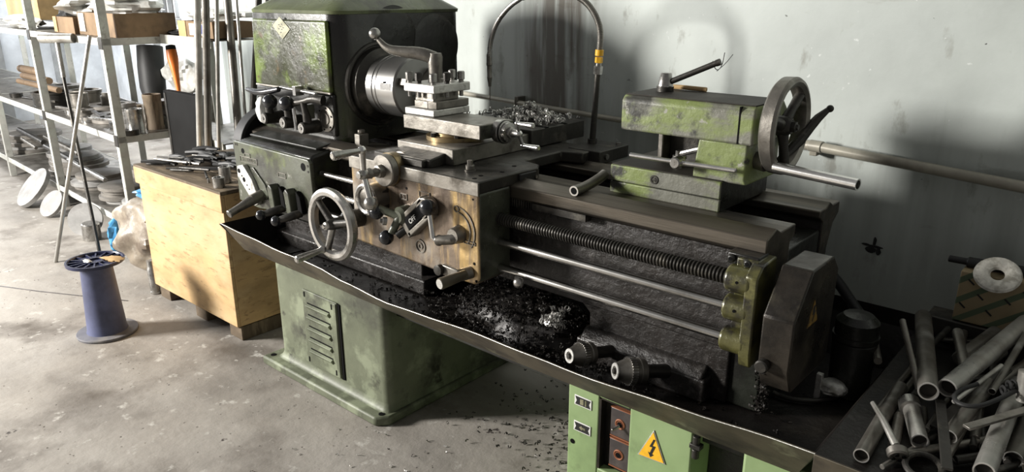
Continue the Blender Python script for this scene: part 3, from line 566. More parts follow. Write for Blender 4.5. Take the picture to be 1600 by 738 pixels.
# slanted index plate and lever on the left
q = MB(); q.prism([(-2.595, .785), (-2.555, .795), (-2.50, .745), (-2.475, .70), (-2.475, .655), (-2.495, .645), (-2.60, .745)], 'y', FY - .03, FY - .0095); ip = build('index_plate', q, 'steel_flat', fb, bevel=.003)
for (x, z, r) in ((-2.583, .768, .009), (-2.553, .738, .009), (-2.566, .751, .003), (-2.535, .72, .003), (-2.522, .706, .003), (-2.498, .670, .007)): q = MB(); q.cyl((x, FY - .030, z), (x, FY - .0312, z), r, n=14); build('index_hole', q, 'hole', fb)
q = MB(); q.prism([(-2.53, .785), (-2.505, .79), (-2.435, .735), (-2.415, .70), (-2.43, .68), (-2.46, .69)], 'y', FY - .016, FY - .0095); build('raised_pad', q, 'paint', fb, bevel=.003)
q = MB(); q.tube([(-2.465, FY - .01, .692), (-2.462, FY - .06, .68)], .021, 14); q.tube([(-2.462, FY - .055, .681), (-2.46, FY - .11, .663), (-2.458, FY - .15, .650)], [.02, .0145, .0135], 14); build('tumbler_handle', q, 'steel_dull', fb)
q = MB(); q.cyl((-2.458, FY - .149, .650), (-2.458, FY - .157, .647), .0150, n=16, ch=.002); build('handle_end', q, 'steel', fb)
for hx, hz, bx, bz in ((-2.33, .70, -2.345, .653), (-2.225, .70, -2.248, .650)):
    q = MB(); q.prism([(hx - .045, hz + .04), (hx - .03, hz + .055), (hx - .012, hz + .04), (hx, hz - .04), (hx - .03, hz - .055)], 'y', FY - .045, FY - .0095); build('shift_fork', q, 'paint', fb, bevel=.005, seg=3)
    q = MB(); q.prism([(hx + .008, hz + .05), (hx + .035, hz + .03), (hx + .045, hz - .03), (hx + .015, hz - .02)], 'y', FY - .03, FY - .0095); build('shift_slot', q, 'hole', fb, bevel=.004)
    q = MB(); q.tube([(hx + .02, FY - .02, hz - .03), (hx + .012, FY - .06, hz - .035), (bx, FY - .09, bz)], [.014, .015, .011], 14, smooth=1); build('shift_arm', q, 'steel_dk', fb)
    q = MB(); q.ball((bx, FY - .095, bz), .0185); build('ball_knob', q, 'plastic', fb)
# ---- saddle, apron
p = MB(); p.prism([(-1.86, 1.37), (-1.312, 1.37), (-1.312, 1.545), (-1.305, 1.61), (-1.33, 1.645), (-1.40, 1.66), (-1.40, 1.84), (-1.33, 1.86), (-1.33, 1.97), (-1.86, 1.97)], 'z', .898, .932)
sd = part('saddle', p, 'steel_dk', .004)
q = MB(); q.box(-1.312, -1.302, 1.53, 1.60, .898, .926); build('way_wiper', q, 'rubber', sd, bevel=.003)
for y in (1.548, 1.596): q = MB(); q.cyl((-1.302, y, .909), (-1.298, y, .909), .005, n=10); build('wiper_screw', q, 'steel', sd)
for (x, y, r, h) in ((-1.425, 1.455, .013, .014), ): 
    q = MB(); q.cyl((x, y, .932), (x, y, .935), r * 1.3, n=20); q.cyl((x, y, .935), (x, y, .935 + h), r, n=20, ch=.002); q.cyl((x, y, .949), (x, y, .962), .008, n=6); build('saddle_bolt', q, 'steel_dull', sd)
for (x, y) in ((-1.36, 1.43), (-1.345, 1.50), (-1.37, 1.58), (-1.35, 1.395)): q = MB(); q.cyl((x, y, .9318), (x, y, .9328), .007, n=12); build('saddle_hole', q, 'hole', sd)
p = MB(); p.prism([(-1.86, .90), (-1.312, .90), (-1.312, .66), (-1.318, .645), (-1.335, .636), (-1.40, .636), (-1.86, .655)], 'y', 1.37, 1.50)
ap = part('apron', p, ['rust', 'paint'], .008, seg=3)
for pg in ap.data.polygons:
    if pg.normal.x > .5: pg.material_index = 1
q = MB(); q.box(-1.862, -1.31, 1.366, 1.372, .893, .931); build('front_ledge', q, 'steel_dull', ap, bevel=.002)
AY = 1.37
# big handwheel
WC = Vector((-1.825, 1.262, .738))
wh = part('apron_handwheel', MB().ring(WC, (0, -1, 0), [(-.013, .088), (-.016, .098), (-.014, .108), (-.004, .114), (.008, .112), (.014, .103), (.013, .092), (.004, .086)], 56), 'steel')
q = MB(); q.rev(WC + Vector((0, .09, 0)), (0, -1, 0), [(-.02, .03), (.04, .028), (.05, .018), (.09, .018), (.105, .014), (.112, .012)], 24); build('hub', q, 'steel_dk', wh)
q = MB(); q.rev(WC + Vector((0, -.018, 0)), (0, -1, 0), [(0, .013), (.008, .012), (.010, .007), (.016, .006)], 18); build('hub_nut', q, 'steel', wh)
for a in (R(135), R(15), R(-110)):
    e = WC + Vector((math.cos(a) * .09, 0, math.sin(a) * .09)); q = MB(); q.tube([WC + Vector((0, .004, 0)), e], [.012, .010], 12); build('spoke', q, 'steel' if a < -1 else 'steel_dk', wh)
hp = WC + Vector((math.cos(R(-115)) * .094, -.01, math.sin(R(-115)) * .094))
q = MB(); q.rev(hp, (-.03, -1, -.10), [(0, .010), (.005, .0125), (.012, .009), (.02, .0085), (.085, .0125), (.097, .012), (.10, .008)], 18); build('wheel_handle', q, 'steel', wh)
# small dial
DC = Vector((-1.722, AY - .05, .824))
q = MB(); q.ring(DC, (0, -1, 0), [(0, .032), (0, .047), (.008, .047), (.010, .042), (.008, .034)], 40); dl = part('micrometer_dial', q, 'steel_br')
q = MB(); q.rev(DC + Vector((0, .05, 0)), (0, -1, 0), [(0, .044), (.05, .044), (.054, .033), (.054, 1e-5)], 36); build('dial_body', q, 'steel_dull', dl)
q = MB(); q.rev(DC + Vector((0, .05, 0)), (.9, -.05, 0), [(0, .03), (.04, .03)], 20); build('dial_boss', q, 'steel_dk', dl)
# cross-slide crank
CC = Vector((-1.655, 1.28, .928))
q = MB(); q.rev((-1.668, 1.47, .915), (0, -1, 0), [(0, .042), (.06, .046), (.062, .040), (.075, .040), (.078, .048), (.128, .048), (.131, .045), (.133, .020), (.15, .018), (.152, .013), (.17, .013), (.175, .016), (.19, .013), (.20, .008)], 40)
cs = part('cross_feed_dial', q, 'steel_dull')
q = MB(); q.ring((-1.668, 1.374, .915), (0, -1, 0), [(-.012, .047), (-.012, .0495), (.012, .0495), (.012, .047)], 40); build('dial_ring', q, 'brass', cs)
q = MB(); q.ball((-1.655, 1.262, .920), .0165); q.rev((-1.655, 1.262, .920), (-.1, -1, 0), [(.01, .012), (.018, .011), (.019, .006)], 16); build('crank_hub', q, 'steel', cs)
q = MB(); q.tube([(-1.655, 1.262, .920), (-1.650, 1.258, .985)], [.008, .010], 12); q.ball((-1.649, 1.257, .990), .0125); q.tube([(-1.655, 1.262, .920), (-1.633, 1.262, .855)], [.008, .010], 12); build('crank_arm', q, 'steel_br', cs)
q = MB(); q.ball((-1.630, 1.262, .840), .0205); build('crank_ball', q, 'steel', cs)
q = MB(); q.rev((-1.649, 1.254, .990), (-.05, -1, -.02), [(0, .007), (.012, .008), (.085, .0125), (.092, .012), (.095, .008)], 18); build('crank_handle', q, 'steel', cs)
# direction levers
q = MB(); q.rev((-1.60, AY, .790), (0, -1, 0), [(0, .030), (.03, .028), (.04, .018)], 24); rl = part('reverse_lever', q, 'paint')
q = MB(); q.tube([(-1.60, AY - .03, .79), (-1.635, AY - .045, .80), (-1.66, AY - .055, .808)], .012, 12); q.tube([(-1.60, AY - .03, .79), (-1.622, AY - .045, .74)], .012, 12); build('lever_arm', q, 'paint', rl)
for c in ((-1.668, AY - .06, .797), (-1.642, AY - .05, .722), ): q = MB(); q.ball(c, .0225); build('ball_knob', q, 'plastic', rl)
q = MB(); q.rev((-1.63, AY - .055, .775), (-.6, -1, .2), [(0, .012), (.012, .012), (.013, .007), (.02, .006)], 14); build('lever_nut', q, 'steel', rl)
# slanted gate frame (open rectangle) with OFF inside
gc = Vector((-1.535, AY - .02, .800)); ga = R(40); gu = Vector((math.cos(ga), 0, math.sin(ga))); gv = Vector((-math.sin(ga), 0, math.cos(ga)))
def gbox(mb, a0, a1, b0, b1, y0, y1):
    vs = [gc + gu * a + gv * b + Vector((0, y, 0)) for y in (y0, y1) for a, b in ((a0, b0), (a1, b0), (a1, b1), (a0, b1))]; mb.add(vs, [(3, 2, 1, 0), (4, 5, 6, 7), (0, 1, 5, 4), (1, 2, 6, 5), (2, 3, 7, 6), (3, 0, 4, 7)])
q = MB(); gbox(q, -.062, .062, -.034, -.018, -.012, .02); gbox(q, -.062, .062, .018, .034, -.012, .02); gbox(q, -.066, -.046, -.034, .034, -.012, .02); q.cyl(gc + gu * .05 + Vector((0, -.012, 0)), gc + gu * .05 + Vector((0, .02, 0)), .032, n=24); gt = part('half_nut_gate', q, 'steel_dull', .004, seg=3)
q = MB(); gbox(q, -.046, .058, -.018, .018, -.0135, -.005); build('gate_slot', q, 'hole', gt, bevel=.003)
o = text('raised_letters', 'OFF', .020, gc + gu * -.008 + Vector((0, -.0142, -.002)), (R(90), -ga, 0), 'white', gt)
q = MB(); q.cyl(gc + gu * -.066 + gv * -.004, gc + gu * -.095 + gv * -.008 + Vector((0, -.02, 0)), .012, n=16); build('gate_stub', q, 'paint_dark', gt)
# half-nut lever
q = MB(); q.ball((-1.457, AY - .05, .848), .0235); hn = part('half_nut_lever', q, 'plastic')
q = MB(); q.tube([(-1.455, AY - .045, .828), (-1.440, AY - .05, .765), (-1.430, AY - .045, .757)], .008, 12); build('lever_arm', q, 'steel_br', hn)
q = MB(); q.tube([(-1.430, AY - .045, .757), (-1.39, AY - .03, .765), (-1.375, AY, .772)], [.013, .015, .017], 14); q.rev((-1.385, AY, .775), (0, -1, 0), [(0, .026), (.02, .024), (.03, .02)], 24); build('lever_hub', q, 'steel_dull', hn)
q = MB(); q.torus((-1.424, AY - .042, .758), (-1, .3, -.2), .014, .002, 20, 8); build('hub_ring', q, 'steel', hn)
# raised arc, ring and label frames on the apron
q = MB()
for t in range(9):
    a0 = R(80 - t * 13); a1 = R(80 - (t + 1) * 13); c = Vector((-1.395, AY, .785))
    P = lambda a, r, y: c + Vector((math.cos(a) * r, y, math.sin(a) * r))
    for ri in (.050, .066):
        q.add([P(a0, ri, .0), P(a1, ri, .0), P(a1, ri + .003, .0), P(a0, ri + .003, .0), P(a0, ri, -.003), P(a1, ri, -.003), P(a1, ri + .003, -.003), P(a0, ri + .003, -.003)], [(4, 5, 6, 7), (0, 1, 5, 4), (2, 3, 7, 6), (1, 2, 6, 5), (3, 0, 4, 7)])
q.ring((-1.395, AY, .845), (0, -1, 0), [(0, .007), (0, .010), (.003, .010), (.003, .007)], 20); build('cast_arc', q, 'steel_dull', ap)
q = MB(); q.ring((-1.548, AY, .703), (0, -1, 0), [(0, .017), (0, .0205), (.003, .0205), (.003, .017)], 28); q.ring((-1.548, AY, .703), (0, -1, 0), [(0, .006), (0, .009), (.003, .009), (.003, .006)], 18); build('cast_ring', q, 'steel_dull', ap)
build('raised_label_frame', bez(-1.545, -1.50, .853, .871, AY), 'steel_dull', ap, smooth=False)
build('raised_label_frame', bez(-1.368, -1.325, .752, .762, AY), 'steel_dull', ap, smooth=False)
build('raised_label_frame', bez(-1.628, -1.598, .832, .850, AY), 'steel_dull', ap, smooth=False)
text('raised_letters', 'S', .02, (-1.613, AY - .001, .841), (R(90), 0, 0), 'steel_dull', ap)
for (x, z, r) in ((-1.332, .700, .0045), (-1.333, .882, .003), (-1.325, .650, .004), (-1.60, .868, .004)): q = MB(); q.cyl((x, AY + .001, z), (x, AY - .001, z), r, n=12); build('apron_hole', q, 'hole', ap)
# drips on the side are in the paint; bottom crank handle
q = MB(); q.tube([(-1.345, AY + .005, .672), (-1.36, AY - .03, .668)], .018, 16); q.prism([(-1.352, .688), (-1.415, .692), (-1.432, .678), (-1.418, .66), (-1.35, .652)], 'y', AY - .045, AY - .03); sh = part('start_lever', q, 'steel_dull', .004)
q = MB(); q.rev((-1.338, AY - .03, .676), (-.10, -1, -.05), [(0, .013), (.02, .0135), (.085, .0165), (.088, .015)], 20); build('lever_grip', q, 'lip', sh)
q = MB(); q.rev((-1.42, AY - .045, .675), (0, -1, 0), [(0, .016), (.012, .015), (.014, .008)], 20); build('lever_boss', q, 'steel_dk', sh)
q = MB(); q.cyl(Vector((-1.338, AY - .03, .676)) + Vector((-.10, -1, -.05)).normalized() * .0875, Vector((-1.338, AY - .03, .676)) + Vector((-.10, -1, -.05)).normalized() * .0895, .0135, n=20); build('grip_end', q, 'steel_flat', sh)
q = MB(); q.ball((-1.215, 1.42, .66), .0155); q.tube([(-1.215, 1.42, .66), (-1.25, 1.45, .665)], .007, 10); part('rod_lever_ball', q, 'steel')
# ---- cross slide / compound
p = MB(); p.box(-1.742, -1.50, 1.463, 2.05, .932, .980)
cr = part('cross_slide', p, 'steel_dull', .003)
q = MB(); q.prism([(-1.76, 1.385), (-1.545, 1.385), (-1.545, 1.465), (-1.76, 1.465)], 'z', .932, .955); q.prism([(1.40, .955), (1.464, .966), (1.464, .93), (1.40, .93)], 'x', -1.72, -1.53); build('screw_housing', q, 'steel_dk', cr, bevel=.004)
q = MB(); q.box(-1.86, -1.488, 1.80, 2.085, .934, .992); build('rear_table', q, 'steel_dk', cr, bevel=.003)
for y in (1.87, 1.97): q = MB(); q.box(-1.86, -1.4872, y, y + .018, .9905, .9928); build('t_slot', q, 'hole', cr, smooth=False)
q = MB(); q.rev((-1.63, 1.60, .980), (0, 0, 1), [(0, .088), (.012, .088), (.014, .07), (.022, .068)], 44); sw = part('swivel_base', q, 'brass')
for a in (200, 260, 320): q = MB(); c = Vector((-1.63 + .078 * math.cos(R(a)), 1.60 + .078 * math.sin(R(a)), .992)); q.cyl(c, c + Vector((0, 0, .012)), .009, n=6); build('swivel_nut', q, 'steel_dk', sw)
p = MB(); p.box(-1.79, -1.458, 1.532, 1.678, 1.002, 1.045); cp = part('compound_slide', p, 'steel_dull', .003)
for pg in cp.data.polygons: pass
q = MB(); q.box(-1.459, -1.4565, 1.536, 1.674, 1.004, 1.043); build('slide_end', q, 'paint', cp, bevel=.001)
q = MB(); q.rev((-1.458, 1.61, 1.020), (1, 0, 0), [(0, .034), (.022, .036), (.024, .033), (.03, .033), (.032, .029), (.045, .029), (.047, .018), (.055, .017), (.056, .012), (.078, .011)], 32); build('slide_dial', q, 'steel', cp)
q = MB(); q.ring((-1.432, 1.61, 1.020), (1, 0, 0), [(0, .033), (0, .0345), (.004, .0345), (.004, .033)], 32); build('dial_groove', q, 'hole', cp)
q = MB(); q.ball((-1.378, 1.61, 1.02), .011); q.tube([(-1.378, 1.61, 1.02), (-1.376, 1.60, 1.052)], .0055, 10); q.tube([(-1.378, 1.61, 1.02), (-1.376, 1.625, .985)], .0055, 10); q.ball((-1.376, 1.60, 1.052), .008); q.ball((-1.376, 1.625, .985), .008); build('slide_crank', q, 'steel_br', cp)
for c in ((-1.376, 1.60, 1.052), (-1.376, 1.625, .985)): q = MB(); q.rev(c, (1, -.05, 0), [(0, .005), (.06, .0085), (.063, .006)], 14); build('crank_handle', q, 'steel_br', cp)
# ---- tool post
TP = (-1.735, 1.625)
p = MB(); p.box(-1.80, -1.662, 1.548, 1.705, 1.115, 1.141); tpst = part('tool_post', p, 'steel_flat', .003)
q = MB(); q.box(-1.795, -1.662, 1.545, 1.700, 1.0455, 1.066); build('base_plate', q, 'steel_flat', tpst, bevel=.003)
q = MB(); q.box(-1.775, -1.69, 1.572, 1.68, 1.066, 1.115); build('post_core', q, 'steel_dull', tpst, bevel=.003)
for i, (x, y) in enumerate(((-1.787, 1.562), (-1.742, 1.560), (-1.677, 1.560), (-1.675, 1.615), (-1.673, 1.675), (-1.787, 1.69), (-1.73, 1.692))):
    q = MB(); q.cyl((x, y, 1.141), (x, y, 1.148), .008, n=16); q.rev((x, y, 1.148), (0, 0, 1), [(0, .0085), (.002, .012), (.024, .012), (.027, .009)], 8, ph=.3); b_ = build('clamp_bolt', q, 'steel_dk' if i % 2 else 'steel', tpst)
    q = MB(); q.cyl((x, y, 1.098), (x, y, 1.116), .0065, n=12, ch=.001); build('bolt_tip', q, 'steel', tpst)
q = MB(); q.prism([(-1.70, 1.555), (-1.665, 1.56), (-1.665, 1.70), (-1.70, 1.70)], 'z', 1.067, 1.09); q.box(-1.76, -1.70, 1.555, 1.575, 1.067, 1.09); build('cutting_tool', q, 'steel_dull', tpst, bevel=.002)
q = MB(); q.rev((TP[0], TP[1], 1.141), (0, 0, 1), [(0, .024), (.01, .024), (.012, .020), (.05, .022), (.075, .024), (.088, .02), (.09, 1e-5)], 28); build('lever_hub', q, 'steel_dull', tpst)
q = MB(); q.tube([(TP[0], TP[1], 1.212), (-1.77, 1.60, 1.228), (-1.83, 1.565, 1.232), (-1.868, 1.545, 1.240), (-1.895, 1.535, 1.268)], [.021, .020, .017, .012, .008], 16, smooth=2); build('clamp_lever', q, 'steel_dull', tpst)
q = MB(); q.ball((-1.905, 1.53, 1.285), .0185); build('lever_ball', q, 'steel', tpst)
# ---- coolant arm
q = MB(); q.box(-1.415, -1.29, 1.895, 2.06, .894, .935); cb = part('coolant_bracket', q, 'steel_dk', .003)
q = MB(); q.cyl((-1.29, 1.93, .915), (-1.284, 1.93, .915), .009, n=12); build('bracket_bolt', q, 'steel', cb); q = MB(); q.cyl((-1.31, 2.03, .935), (-1.31, 2.03, .943), .009, n=6); build('bracket_bolt', q, 'steel', cb)
q = MB(); q.cyl((-1.394, 2.0, .93), (-1.380, 2.0, 1.175), .0105, .0095, n=16); q.cyl((-1.394, 2.0, .934), (-1.394, 2.0, .95), .016, n=16); build('riser_pipe', q, 'steel_dk', cb)
q = MB(); q.cyl((-1.381, 2.0, 1.160), (-1.3795, 2.0, 1.185), .0145, n=6); q.cyl((-1.3795, 2.0, 1.185), (-1.379, 2.0, 1.197), .009, n=16); build('hose_nut', q, 'steel', cb)
q = MB(); q.cyl((-1.379, 2.0, 1.195), (-1.378, 2.0, 1.213), .0125, n=6, ch=.001); q.cyl((-1.378, 2.0, 1.217), (-1.377, 2.0, 1.236), .0135, n=16, ch=.001); build('yellow_valve', q, 'yellow', cb)
hp_ = [(-1.377, 2.0, 1.23), (-1.374, 2.0, 1.29), (-1.395, 2.0, 1.34), (-1.44, 2.0, 1.385), (-1.51, 2.0, 1.41), (-1.61, 2.0, 1.41), (-1.70, 2.0, 1.392), (-1.76, 2.0, 1.362), (-1.82, 2.0, 1.305), (-1.848, 2.0, 1.24), (-1.853, 2.0, 1.18), (-1.853, 2.0, 1.165)]
q = MB(); q.tube(hp_[:7], .0092, 12, smooth=2); build('flexible_hose', q, 'pipe', cb)
# armour rings of the flexible hose
def along(pts, step):
    P = [Vector(p) for p in pts]
    for _ in range(2):
        Q = [P[0]]
        for i in range(len(P) - 1): Q += [P[i] * .75 + P[i + 1] * .25, P[i] * .25 + P[i + 1] * .75]
        P = Q + [P[-1]]
    out = []; acc = 0
    for a, b in zip(P[:-1], P[1:]):
        l = (b - a).length
        while acc < l: out.append((a.lerp(b, acc / l), (b - a).normalized())); acc += step
        acc -= l
    return out
q = MB()
for c, d in along(hp_[:7], .0045): q.torus(c, d, .0092, .0014, 12, 5)
build('hose_armour', q, 'steel_dull', cb)
q = MB(); q.tube(hp_[6:], .0085, 12, smooth=2); build('nozzle_hose', q, 'steel', cb)
q = MB(); q.rev((-1.853, 2.0, 1.17), (.02, 0, -1), [(-.03, .0095), (0, .0095), (.002, .0105), (.01, .0105), (.012, .0085), (.05, .0085), (.052, .0095), (.07, .0065), (.085, .005), (.086, .002), (.135, .0015)], 14); build('nozzle', q, 'steel_dull', cb)
# ---- tailstock
TX0, TX1, TY0 = -1.05, -.692, 1.632
p = MB(); p.prism([(TY0, 1.068), (TY0, 1.145), (TY0 + .012, 1.158), (1.80, 1.158), (1.832, 1.13), (1.832, 1.068)], 'x', TX0, TX1)
ts = part('tailstock', p, 'paint_tail', .006, seg=3)
q = MB(); q.box(TX0 + .004, TX1 - .004, TY0 + .012, 1.805, 1.1575, 1.1605); build('top_face', q, 'oily_top', ts, bevel=.001)
q = MB(); q.box(TX1 - .038, TX1 - .034, TY0 - .0006, TY0 + .05, 1.07, 1.156); build('cast_crack', q, 'hole', ts, smooth=False)
q = MB(); q.cyl((TX0 - .012, 1.73, 1.11), (TX0 + .01, 1.73, 1.11), .032, n=28, ch=.003); build('quill', q, 'steel_br', ts)
q = MB(); q.prism([(-.83, 1.07), (-.706, 1.07), (-.706, .985), (-.70, .972), (-.84, .972), (-.84, .99)], 'y', TY0 + .008, 1.83); build('web', q, 'paint_tail', ts, bevel=.005, seg=3)
q = MB(); q.box(-1.0, -.985, TY0 + .11, 1.80, .972, 1.07); build('rear_web', q, 'steel_dull', ts, bevel=.003)
q = MB(); q.box(-.985, -.83, 1.78, 1.83, .972, 1.07); build('back_web', q, 'steel_dk', ts, bevel=.003)
for bx in ((-1.072, -.757, .931, .974), (-1.072, -.757, .899, .9295)):
    q = MB(); q.box(bx[0], bx[1], TY0 - .005, 1.905, bx[2], bx[3]); build('base_block', q, 'paint_tail', ts, bevel=.003)
q = MB(); q.box(-1.066, -.762, TY0 - .001, 1.9, .9285, .932); build('base_joint', q, 'hole', ts, smooth=False)
q = MB(); q.box(-1.072, -.757, TY0 + .002, 1.9, .9735, .976); build('base_top', q, 'oily_top', ts, bevel=.001)
q = MB(); q.box(-.7575, -.755, TY0, 1.9, .90, .973); build('base_end', q, 'paint_dark', ts, bevel=.001)
q = MB(); q.ring((-.938, TY0 - .005, .9525), (0, -1, 0), [(0, .0075), (0, .0115), (.002, .0115), (.002, .0075)], 20); q.cyl((-.938, TY0 - .004, .9525), (-.938, TY0 - .0065, .9525), .0055, n=12); build('set_screw', q, 'steel_dk', ts)
q = MB(); q.cyl((-1.005, TY0 - .02, 1.010), (-.715, TY0 - .02, 1.012), .0062, n=14, ch=.002); build('clamp_rod', q, 'steel_br', ts)
q = MB(); q.cyl((-.868, TY0 - .036, 1.010), (-.868, TY0 - .004, 1.010), .0145, n=22, ch=.003); build('clamp_boss', q, 'steel', ts)
q = MB(); q.cyl((-.91, 1.70, .974), (-.91, 1.70, 1.02), .011, n=6); q.cyl((-.91, 1.70, 1.0), (-.91, 1.70, 1.008), .018, n=16); q.tube([(-.91, 1.70, 1.012), (-.86, 1.69, 1.03), (-.83, 1.68, 1.04)], .008, 10); build('clamp_stud', q, 'steel', ts)
kx, ky = -.99, 1.745
q = MB(); q.rev((kx, ky, 1.160), (0, 0, 1), [(0, .0215), (.014, .0215), (.015, .020), (.046, .0145), (.048, .0125), (.048, 1e-5)], 24); kn = build('quill_lock', q, 'steel', ts)
q = MB(); q.cyl((kx, ky, 1.160), (kx, ky, 1.1735), .0222, n=24); build('lock_collar', q, 'steel_dk', ts)
q = MB(); q.tube([(kx + .012, ky, 1.185), (-.862, ky + .02, 1.238)], .0075, 12); q.tube([(-.862, ky + .02, 1.238), (-.852, ky + .022, 1.242)], .0085, 12); build('lock_handle', q, 'steel_dk', ts)
q = MB(); q.tube([(-.872, ky + .02, 1.243), (-.866, ky + .018, 1.228), (-.856, ky + .018, 1.220), (-.846, ky + .02, 1.232), (-.842, ky + .02, 1.265)], .0011, 6, smooth=2); q.tube([(-.858, ky + .018, 1.219), (-.836, ky + .02, 1.240), (-.82, ky + .02, 1.262)], .0009, 6, smooth=1); build('loose_wire', q, 'black', ts)
q = MB(); q.tube([(-1.03, 1.80, 1.1665), (-.96, 1.795, 1.168), (-.90, 1.80, 1.1665)], .006, 8); o_ = build('wooden_stick', q, 'card_l'); tag(o_, 'pale splintered stick lying along the rear edge of the tailstock top', 'stick')
# handwheel
TW = Vector((-.655, 1.727, 1.108))
q = MB(); q.ring(TW, (1, 0, 0), [(-.020, .094), (-.020, .108), (-.015, .113), (.010, .114), (.016, .110), (.018, .103), (.012, .093), (0, .090)], 60); tw = part('tailstock_handwheel', q, 'steel_dull')
q = MB(); q.rev(TW - Vector((.045, 0, 0)), (1, 0, 0), [(0, .03), (.02, .03), (.022, .024), (.05, .022), (.06, .016)], 24); build('hub', q, 'steel_dk', tw)
q = MB(); q.rev(TW + Vector((.012, 0, 0)), (1, 0, 0), [(0, .014), (.012, .013), (.014, .008), (.018, .007)], 6); build('hub_nut', q, 'steel_dk', tw)
for a in (R(45), R(165), R(-80)):
    e = TW + Vector((0, math.cos(a) * .096, math.sin(a) * .096)); q = MB(); q.tube([TW - Vector((.008, 0, 0)), TW * .5 + e * .5 - Vector((.004, 0, 0)), e], [.016, .011, .012], 12); build('spoke', q, 'steel_dk', tw)
q = MB(); q.tube([(-.675, 1.75, 1.015), (-.655, 1.80, 1.05), (-.63, 1.845, 1.11), (-.61, 1.865, 1.135)], [.008, .014, .012, .007], 10, smooth=1); q.ball((-.606, 1.868, 1.138), .009); part('clamp_lever', q, 'steel_dk')
q = MB(); q.cyl((-.715, 1.70, 1.025), (-.675, 1.69, 1.022), .021, n=20, ch=.003); part('screw_boss', q, 'steel_dull')
q = MB(); q.pipe((-.640, 1.648, 1.026), (-.447, 1.615, 1.022), .0125, .0095, 24)
hb = build('wheel_handle_pipe', q, 'steel_br', tw)
# ---- bed end, hoses, pump
p = MB(); P0 = [(-.62, 1.95, .72), (-.575, 1.98, .68), (-.52, 1.99, .61), (-.47, 1.96, .575)]
p.tube(P0, .014, 12, smooth=2); part('rear_hose', p, 'rubber')
p = MB(); p.tube([(-.49, 1.97, .60), (-.45, 1.93, .585), (-.385, 1.76, .575)], .0095, 10, smooth=1); part('conduit_tail', p, 'steel_dull')
p = MB(); p.cyl((-.452, 1.80, .447), (-.452, 1.80, .60), .047, .052, n=30, ch=.006); p.cyl((-.452, 1.80, .60), (-.452, 1.80, .612), .054, n=30); p.rev((-.452, 1.80, .612), (0, 0, 1), [(0, .050), (.035, .050), (.05, .035), (.055, 1e-5)], 28); pm = part('coolant_pump', p, 'paint_dark')
q = MB(); q.blob((-.470, 1.735, .485), .035, .03, .02, 4, .2); q.box(-.505, -.49, 1.71, 1.725, .447, .52); build('pump_bracket', q, 'steel_flat', pm, bevel=.002)
p = MB(); p.tube([(-.525, 1.41, .640), (-.565, 1.55, .58), (-.620, 1.66, .50), (-.602, 1.66, .456), (-.524, 1.665, .455), (-.462, 1.73, .455), (-.446, 1.80, .47), (-.452, 1.83, .50), (-.47, 1.79, .51)], .0062, 10, smooth=2); part('pump_hose', p, 'steel_dk')
p = MB()
for i in range(60): curl(p, (-.555 + rs.gauss(0, .008), 1.50 + rs.gauss(0, .01), .58 + rs.uniform(-.09, .04)), rs.uniform(.003, .007), .01, 1.3, rs)
part('hanging_swarf', p, 'chips_dk', kind='stuff', smooth=False)

# ============================================================ loose things on the lathe
q = MB(); q.tube([(-1.105, 1.512, .917), (-1.10, 1.56, .921), (-1.093, 1.61, .935), (-1.09, 1.629, .944)], .0135, 20, smooth=2)
o = build('bent_pipe', q, ['pipe']); tag(o, 'short bent steel pipe lying on the bed against the tailstock base, open end towards us', 'pipe')
q = MB(); q.ring((-1.105, 1.5115, .9168), (0.05, -1, -.08), [(0, .0095), (0, .0137), (.0015, .0137), (.0015, .0095)], 24); build('cut_rim', q, 'cut', o)
q = MB(); q.cyl((-1.105, 1.5112, .9168), (-1.105, 1.510, .9167), .0095, n=20); build('bore', q, 'hole', o)
def drill_chuck(p, d, s, label, arbor):
    p = Vector(p); d = Vector(d).normalized(); t = thing('drill_chuck', label, 'drill chuck', (p.x, p.y, p.z - .03), 'drill chucks in the tray')
    q = MB(); q.rev(p, d, [(.0, .010 * s), (.0, .019 * s), (.004 * s, .020 * s), (.028 * s, .029 * s), (.03 * s, .031 * s), (.045 * s, .031 * s), (.047 * s, .029 * s), (.055 * s, .029 * s), (.057 * s, .031 * s), (.07 * s, .030 * s), (.078 * s, .02 * s), (.08 * s, .0165 * s)], 40); build('body', q, 'steel_dull', t)
    q = MB(); q.ring(p, -d, [(0, .011 * s), (0, .0195 * s), (.002, .0185 * s), (.002, .0115 * s)], 32); build('face_ring', q, 'steel_flat', t)
    q = MB(); dd, u, v = frame(d)
    for k in range(32):
        a = 2 * math.pi * k / 32; w_ = u * math.cos(a) + v * math.sin(a); c = p + dd * (.037 * s) + w_ * .031 * s; wt = dd.cross(w_)
        e = [c - dd * .007 * s - wt * .0014 * s, c + dd * .007 * s - wt * .0014 * s, c + dd * .007 * s + wt * .0014 * s, c - dd * .007 * s + wt * .0014 * s]; q.add(e + [x + w_ * .0022 * s for x in e], [(4, 5, 6, 7), (0, 1, 5, 4), (1, 2, 6, 5), (2, 3, 7, 6), (3, 0, 4, 7)])
    build('key_teeth', q, 'steel', t, smooth=False)
    q = MB(); q.rev(p - d * .006, d, [(0, 1e-5), (0, .006 * s), (.012, .010 * s)], 9); build('jaw', q, 'steel_dk', t)
    q = MB(); q.rev(p + d * .078 * s, d, [(0, .0155 * s), (arbor, .0175 * s), (arbor + .003, .015 * s)], 24); build('arbor', q, 'steel_dk', t); return t
drill_chuck((-1.015, 1.388, .520), (.30, .95, -.16), 1.0, 'smaller drill chuck lying in the tray, left one, with jaws closed', .12)
drill_chuck((-.885, 1.402, .517), (.55, .83, -.14), 1.08, 'larger drill chuck lying in the tray, right one, jaws poking out over the lip', .13)
